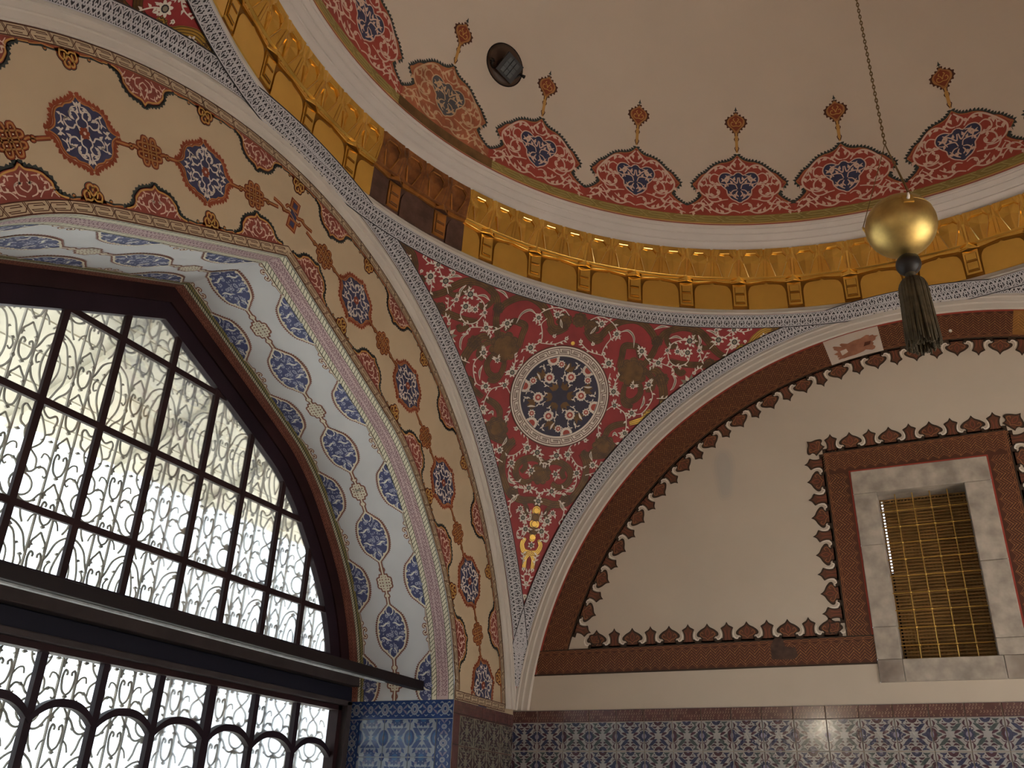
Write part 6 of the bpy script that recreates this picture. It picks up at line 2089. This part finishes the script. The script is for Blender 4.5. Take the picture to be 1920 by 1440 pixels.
# ================================================================== LOOSE THINGS
def plane_y(x, y, Y):
    o, d = sight(x, y); t = (Y - o[1]) / d[1]; return o + t * d
def revolve(prof, n=24, c=(0, 0, 0)):
    V = []; F = []; k = len(prof)
    for i in range(n):
        t = 2 * PI * i / n
        for r, z in prof: V.append((c[0] + r * math.cos(t), c[1] + r * math.sin(t), c[2] + z))
    for i in range(n):
        j = (i + 1) % n
        for p in range(k - 1): F.append((i * k + p, j * k + p, j * k + p + 1, i * k + p + 1))
    return V, F
# ---- hanging gilded ball with tassel
PXc = -0.008
zb = plane_y(1686, 425, 0.0)[2]
pend_t = empty('hanging_ornament', (PXc, 0, zb)); tag(pend_t, 'gilded ball with dark bead and tassel hanging on a chain from the dome', 'pendant')
mb = MB()
RBALL = 0.117
prof = []
for t in np.linspace(-PI / 2, PI / 2, 33):
    r = RBALL * math.cos(t); z = RBALL * 0.97 * math.sin(t)
    if t < 0: r *= 1 - 0.05 * (math.sin(-t)) ** 2
    prof.append((max(r, 0.0006), z))
V_, F_ = revolve(prof, 48); mb.add(V_, F_)
ball = mb.build('gilded_ball', 'gold_ball', pend_t, True)
# seam round the ball, hook plates
mb = MB(); mb.tube([((RBALL * 0.935) * math.cos(t), (RBALL * 0.935) * math.sin(t), RBALL * 0.345) for t in np.linspace(0, 2 * PI, 48, endpoint=False)], 0.0011, 5, closed=True)
mb.build('seam', 'brass_dark', ball)
wires = []
zj = plane_y(1652, 272, 0.0)[2] - zb
for k, a in enumerate((-72, 48, 168)):
    t = math.radians(a); el = math.radians(16)
    n_ = np.array([math.cos(el) * math.cos(t), math.cos(el) * math.sin(t), math.sin(el)])
    P = n_ * RBALL * 0.985
    e1 = np.array([-math.sin(t), math.cos(t), 0]); e2 = np.cross(n_, e1)
    mb = MB(); q = 0.017
    cs = [(-q, -q), (q, -q), (q, q), (-q, q)]
    Vv = [P + n_ * 0.004 + e1 * a_ + e2 * b_ for a_, b_ in cs] + [P - n_ * 0.006 + e1 * a_ + e2 * b_ for a_, b_ in cs]
    mb.add(Vv, [(0, 1, 2, 3), (4, 7, 6, 5), (0, 4, 5, 1), (1, 5, 6, 2), (2, 6, 7, 3), (3, 7, 4, 0)]); mb.build('hook_plate', 'brass', ball)
    mb = MB(); mb.tube([P + n_ * 0.003, P + n_ * 0.012, P + n_ * 0.014 + np.array([0, 0, 0.012])], [0.006, 0.005, 0.0035], 8); mb.build('hook', 'white_curl' if k == 0 else 'brass', ball, True)
    mb = MB(); s_ = P + n_ * 0.014 + np.array([0, 0, 0.012]); e_ = np.array([0, 0, zj]); mb.tube([s_, e_], 0.0016 if k != 0 else 0.0024, 5); mb.build('suspension_wire', 'chain_metal', pend_t)
# link chain up to the dome
link = None
L_top = DOME_C + DOME_R - zb - 0.01
z = zj; k = 0
mb = MB()
lp = 0.017
pts = [(0.0045 * math.cos(t), 0, 0.0112 * math.sin(t)) for t in np.linspace(0, 2 * PI, 10, endpoint=False)]
mb.tube(pts, 0.0019, 5, closed=True)
link = mb.build('chain_link', 'chain_metal', pend_t)
link.location = (0, 0, z + 0.008)
nl = int((L_top - zj) / lp)
chain_rest = MB()
for k in range(1, nl):
    if k < 110:
        o = copy_obj(link, pend_t); o.location = (0, 0, z + 0.008 + k * lp); o.rotation_euler = (0, 0, PI / 2 * (k % 2))
    else:
        zz = z + 0.008 + k * lp
        a_ = PI / 2 * (k % 2)
        chain_rest.tube([(math.cos(a_) * p[0], math.sin(a_) * p[0], zz + p[2]) for p in pts], 0.0019, 4, closed=True)
o = chain_rest.build('upper_chain', 'chain_metal', pend_t); o['kind'] = 'stuff'
# stem, bead, tassel
zbead = plane_y(1700, 497, 0.0)[2] - zb; zt0 = plane_y(1703, 524, 0.0)[2] - zb; zt1 = plane_y(1727, 652, 0.0)[2] - zb
mb = MB(); mb.tube([(0, 0, -RBALL * 0.95), (0, 0, zt0)], 0.0035, 8); mb.build('cord', 'bead_black', pend_t)
rb = 0.041
mb = MB(); V_, F_ = revolve([(max(0.0005, rb * math.cos(t)), rb * math.sin(t) * 0.98) for t in np.linspace(-PI / 2, PI / 2, 17)], 24, (0, 0, zbead)); mb.add(V_, F_)
bead = mb.build('bead', 'bead_black', pend_t, True)
mb = MB(); mb.tube([(0.041 * math.cos(t) * 0.9, 0.041 * math.cos(t) * -0.44, zbead + 0.041 * math.sin(t)) for t in np.linspace(-1.2, 0.9, 12)], 0.0012, 4); mb.build('thread', 'tassel', bead)
mb = MB(); V_, F_ = revolve([(0.017, zt0 + 0.020), (0.013, zt0 + 0.008), (0.016, zt0 - 0.004), (0.030, zt0 - 0.012), (0.037, zt0 - 0.022)], 20); mb.add(V_, F_); tcap = mb.build('tassel_neck', 'tassel', pend_t, True)
mb = MB(); rs = random.Random(3)
for k in range(260):
    a = rs.uniform(0, 2 * PI); q = math.sqrt(rs.uniform(0.25, 1))
    r0, r1, r2 = 0.034 * q, 0.042 * q, 0.054 * q
    d1 = rs.uniform(-0.25, 0.25)
    zl = zt1 + rs.uniform(-0.006, 0.022)
    P = [(r0 * 0.75 * math.cos(a), r0 * 0.75 * math.sin(a), zt0 - 0.006), (r1 * math.cos(a), r1 * math.sin(a), zt0 - 0.035), (r1 * 1.12 * math.cos(a + d1 * 0.3), r1 * 1.12 * math.sin(a + d1 * 0.3), (zt0 + zl) / 2),
         (r2 * math.cos(a + d1), r2 * math.sin(a + d1), zl)]
    mb.tube(crom(P, 3), [0.006, 0.0065, 0.006, 0.006, 0.0055, 0.005, 0.005, 0.0045, 0.004, 0.003], 5)
o = mb.build('tassel_threads', 'tassel', pend_t, True); o['kind'] = 'stuff'; o['label'] = 'dark brown tassel threads'

# ---- spotlight on the dome
P0 = on_sphere(946, 122, DOME_C, DOME_R)
n_in = -(P0 - np.array([0, 0, DOME_C])); n_in /= np.linalg.norm(n_in)
up = np.array([0, 0, 1.0]); e1 = np.cross(up, n_in); e1 /= np.linalg.norm(e1); e2 = np.cross(n_in, e1)      # e1 = right as seen from the room? e2 = up along the dome
spot = empty('spotlight', tuple(P0)); tag(spot, 'black floodlight on a round plate fixed to the dome', 'lamp')
spot.matrix_world = Matrix(((e1[0], e2[0], n_in[0], P0[0]), (e1[1], e2[1], n_in[1], P0[1]), (e1[2], e2[2], n_in[2], P0[2]), (0, 0, 0, 1)))
mb = MB(); V_, F_ = revolve([(0.0005, 0.030), (0.068, 0.028), (0.118, 0.020), (0.143, 0.006), (0.146, -0.012)], 36); mb.add(V_, F_)
dish = mb.build('mounting_dish', 'brown_metal', spot, True)
mb = MB(); mb.tube([(0.146 * math.cos(t), 0.146 * math.sin(t), 0.002) for t in np.linspace(0, 2 * PI, 40, endpoint=False)], 0.006, 6, closed=True); mb.build('dish_rim', 'black_metal', dish)
# tilted square lamp head
head = empty('lamp_head', (0.0, -0.048, 0.075), spot)
head.rotation_euler = (math.radians(26), math.radians(8), math.radians(-12))
head.scale = (0.86, 0.86, 0.86)
mb = MB()
def frustum(mb, a0, b0, z0, a1, b1, z1):
    mb.add([(-a0, -b0, z0), (a0, -b0, z0), (a0, b0, z0), (-a0, b0, z0), (-a1, -b1, z1), (a1, -b1, z1), (a1, b1, z1), (-a1, b1, z1)], [(0, 3, 2, 1), (4, 5, 6, 7), (0, 1, 5, 4), (1, 2, 6, 5), (2, 3, 7, 6), (3, 0, 4, 7)])
frustum(mb, 0.052, 0.052, -0.060, 0.078, 0.072, 0.0); frustum(mb, 0.088, 0.082, 0.0, 0.088, 0.082, 0.014)
o = mb.build('housing', 'black_metal', head)
mb = MB(); frustum(mb, 0.056, 0.062, 0.014, 0.056, 0.062, 0.016); glass_ = mb.build('front_glass', 'lamp_glass', head)
for k in (-1, 1):
    mb = MB(); mb.tube([(k * 0.019, -0.064, 0.019), (k * 0.019, 0.064, 0.019)], 0.0028, 6); mb.build('guard_wire', 'black_metal', head)
    mb = MB(); mb.tube([(-0.058, k * 0.021, 0.018), (0.058, k * 0.021, 0.018)], 0.0014, 6); mb.build('guard_wire', 'black_metal', head)
for k in range(5):
    mb = MB(); mb.box((-0.070, -0.05 + 0.022 * k, -0.066), (0.070, -0.045 + 0.022 * k, -0.030)); mb.build('cooling_fin', 'black_metal', head)
mb = MB(); mb.tube(crom([(-0.118, -0.030, 0.045), (-0.110, -0.060, 0.03), (-0.070, -0.078, 0.012), (0.0, -0.085, 0.01), (0.070, -0.070, 0.012), (0.105, -0.040, 0.03), (0.118, -0.018, 0.045)], 4), 0.008, 6); mb.build('yoke', 'black_metal', spot, True)
for (x, y) in ((0.132, -0.032), (-0.126, -0.050)):
    mb = MB(); mb.tube([(x - 0.02 * np.sign(x), y, 0.050), (x + 0.012 * np.sign(x), y, 0.052)], [0.006, 0.013], 10); mb.build('clamp_knob', 'black_metal', spot, True)

# ---- lit wall lamp behind the viewer (its glint shows on the glazed tiles)
lamp = empty('wall_lamp', (-1.72, -3.88, 0.52)); tag(lamp, 'small lit wall lamp in the alcove behind the viewer', 'lamp')
mb = MB(); V_, F_ = revolve([(0.0005, 0.0), (0.085, 0.0), (0.085, 0.03), (0.070, 0.045)], 24); mb.add(V_, F_); o = mb.build('lamp_base', 'brass', lamp, True); o.rotation_euler = (-PI / 2, 0, 0)
me_ = bpy.data.materials.new('lamp_glow'); me_.use_nodes = True
bs_ = me_.node_tree.nodes['Principled BSDF']; bs_.inputs['Emission Color'].default_value = (1.0, 0.86, 0.66, 1); bs_.inputs['Emission Strength'].default_value = 90.0
MATS['lamp_glow'] = me_
mb = MB(); V_, F_ = revolve([(max(0.0005, 0.075 * math.cos(t)), 0.035 + 0.05 * math.sin(t)) for t in np.linspace(0, PI / 2, 8)], 20); mb.add(V_, F_); o = mb.build('lamp_globe', 'lamp_glow', lamp, True); o.rotation_euler = (-PI / 2, 0, 0)
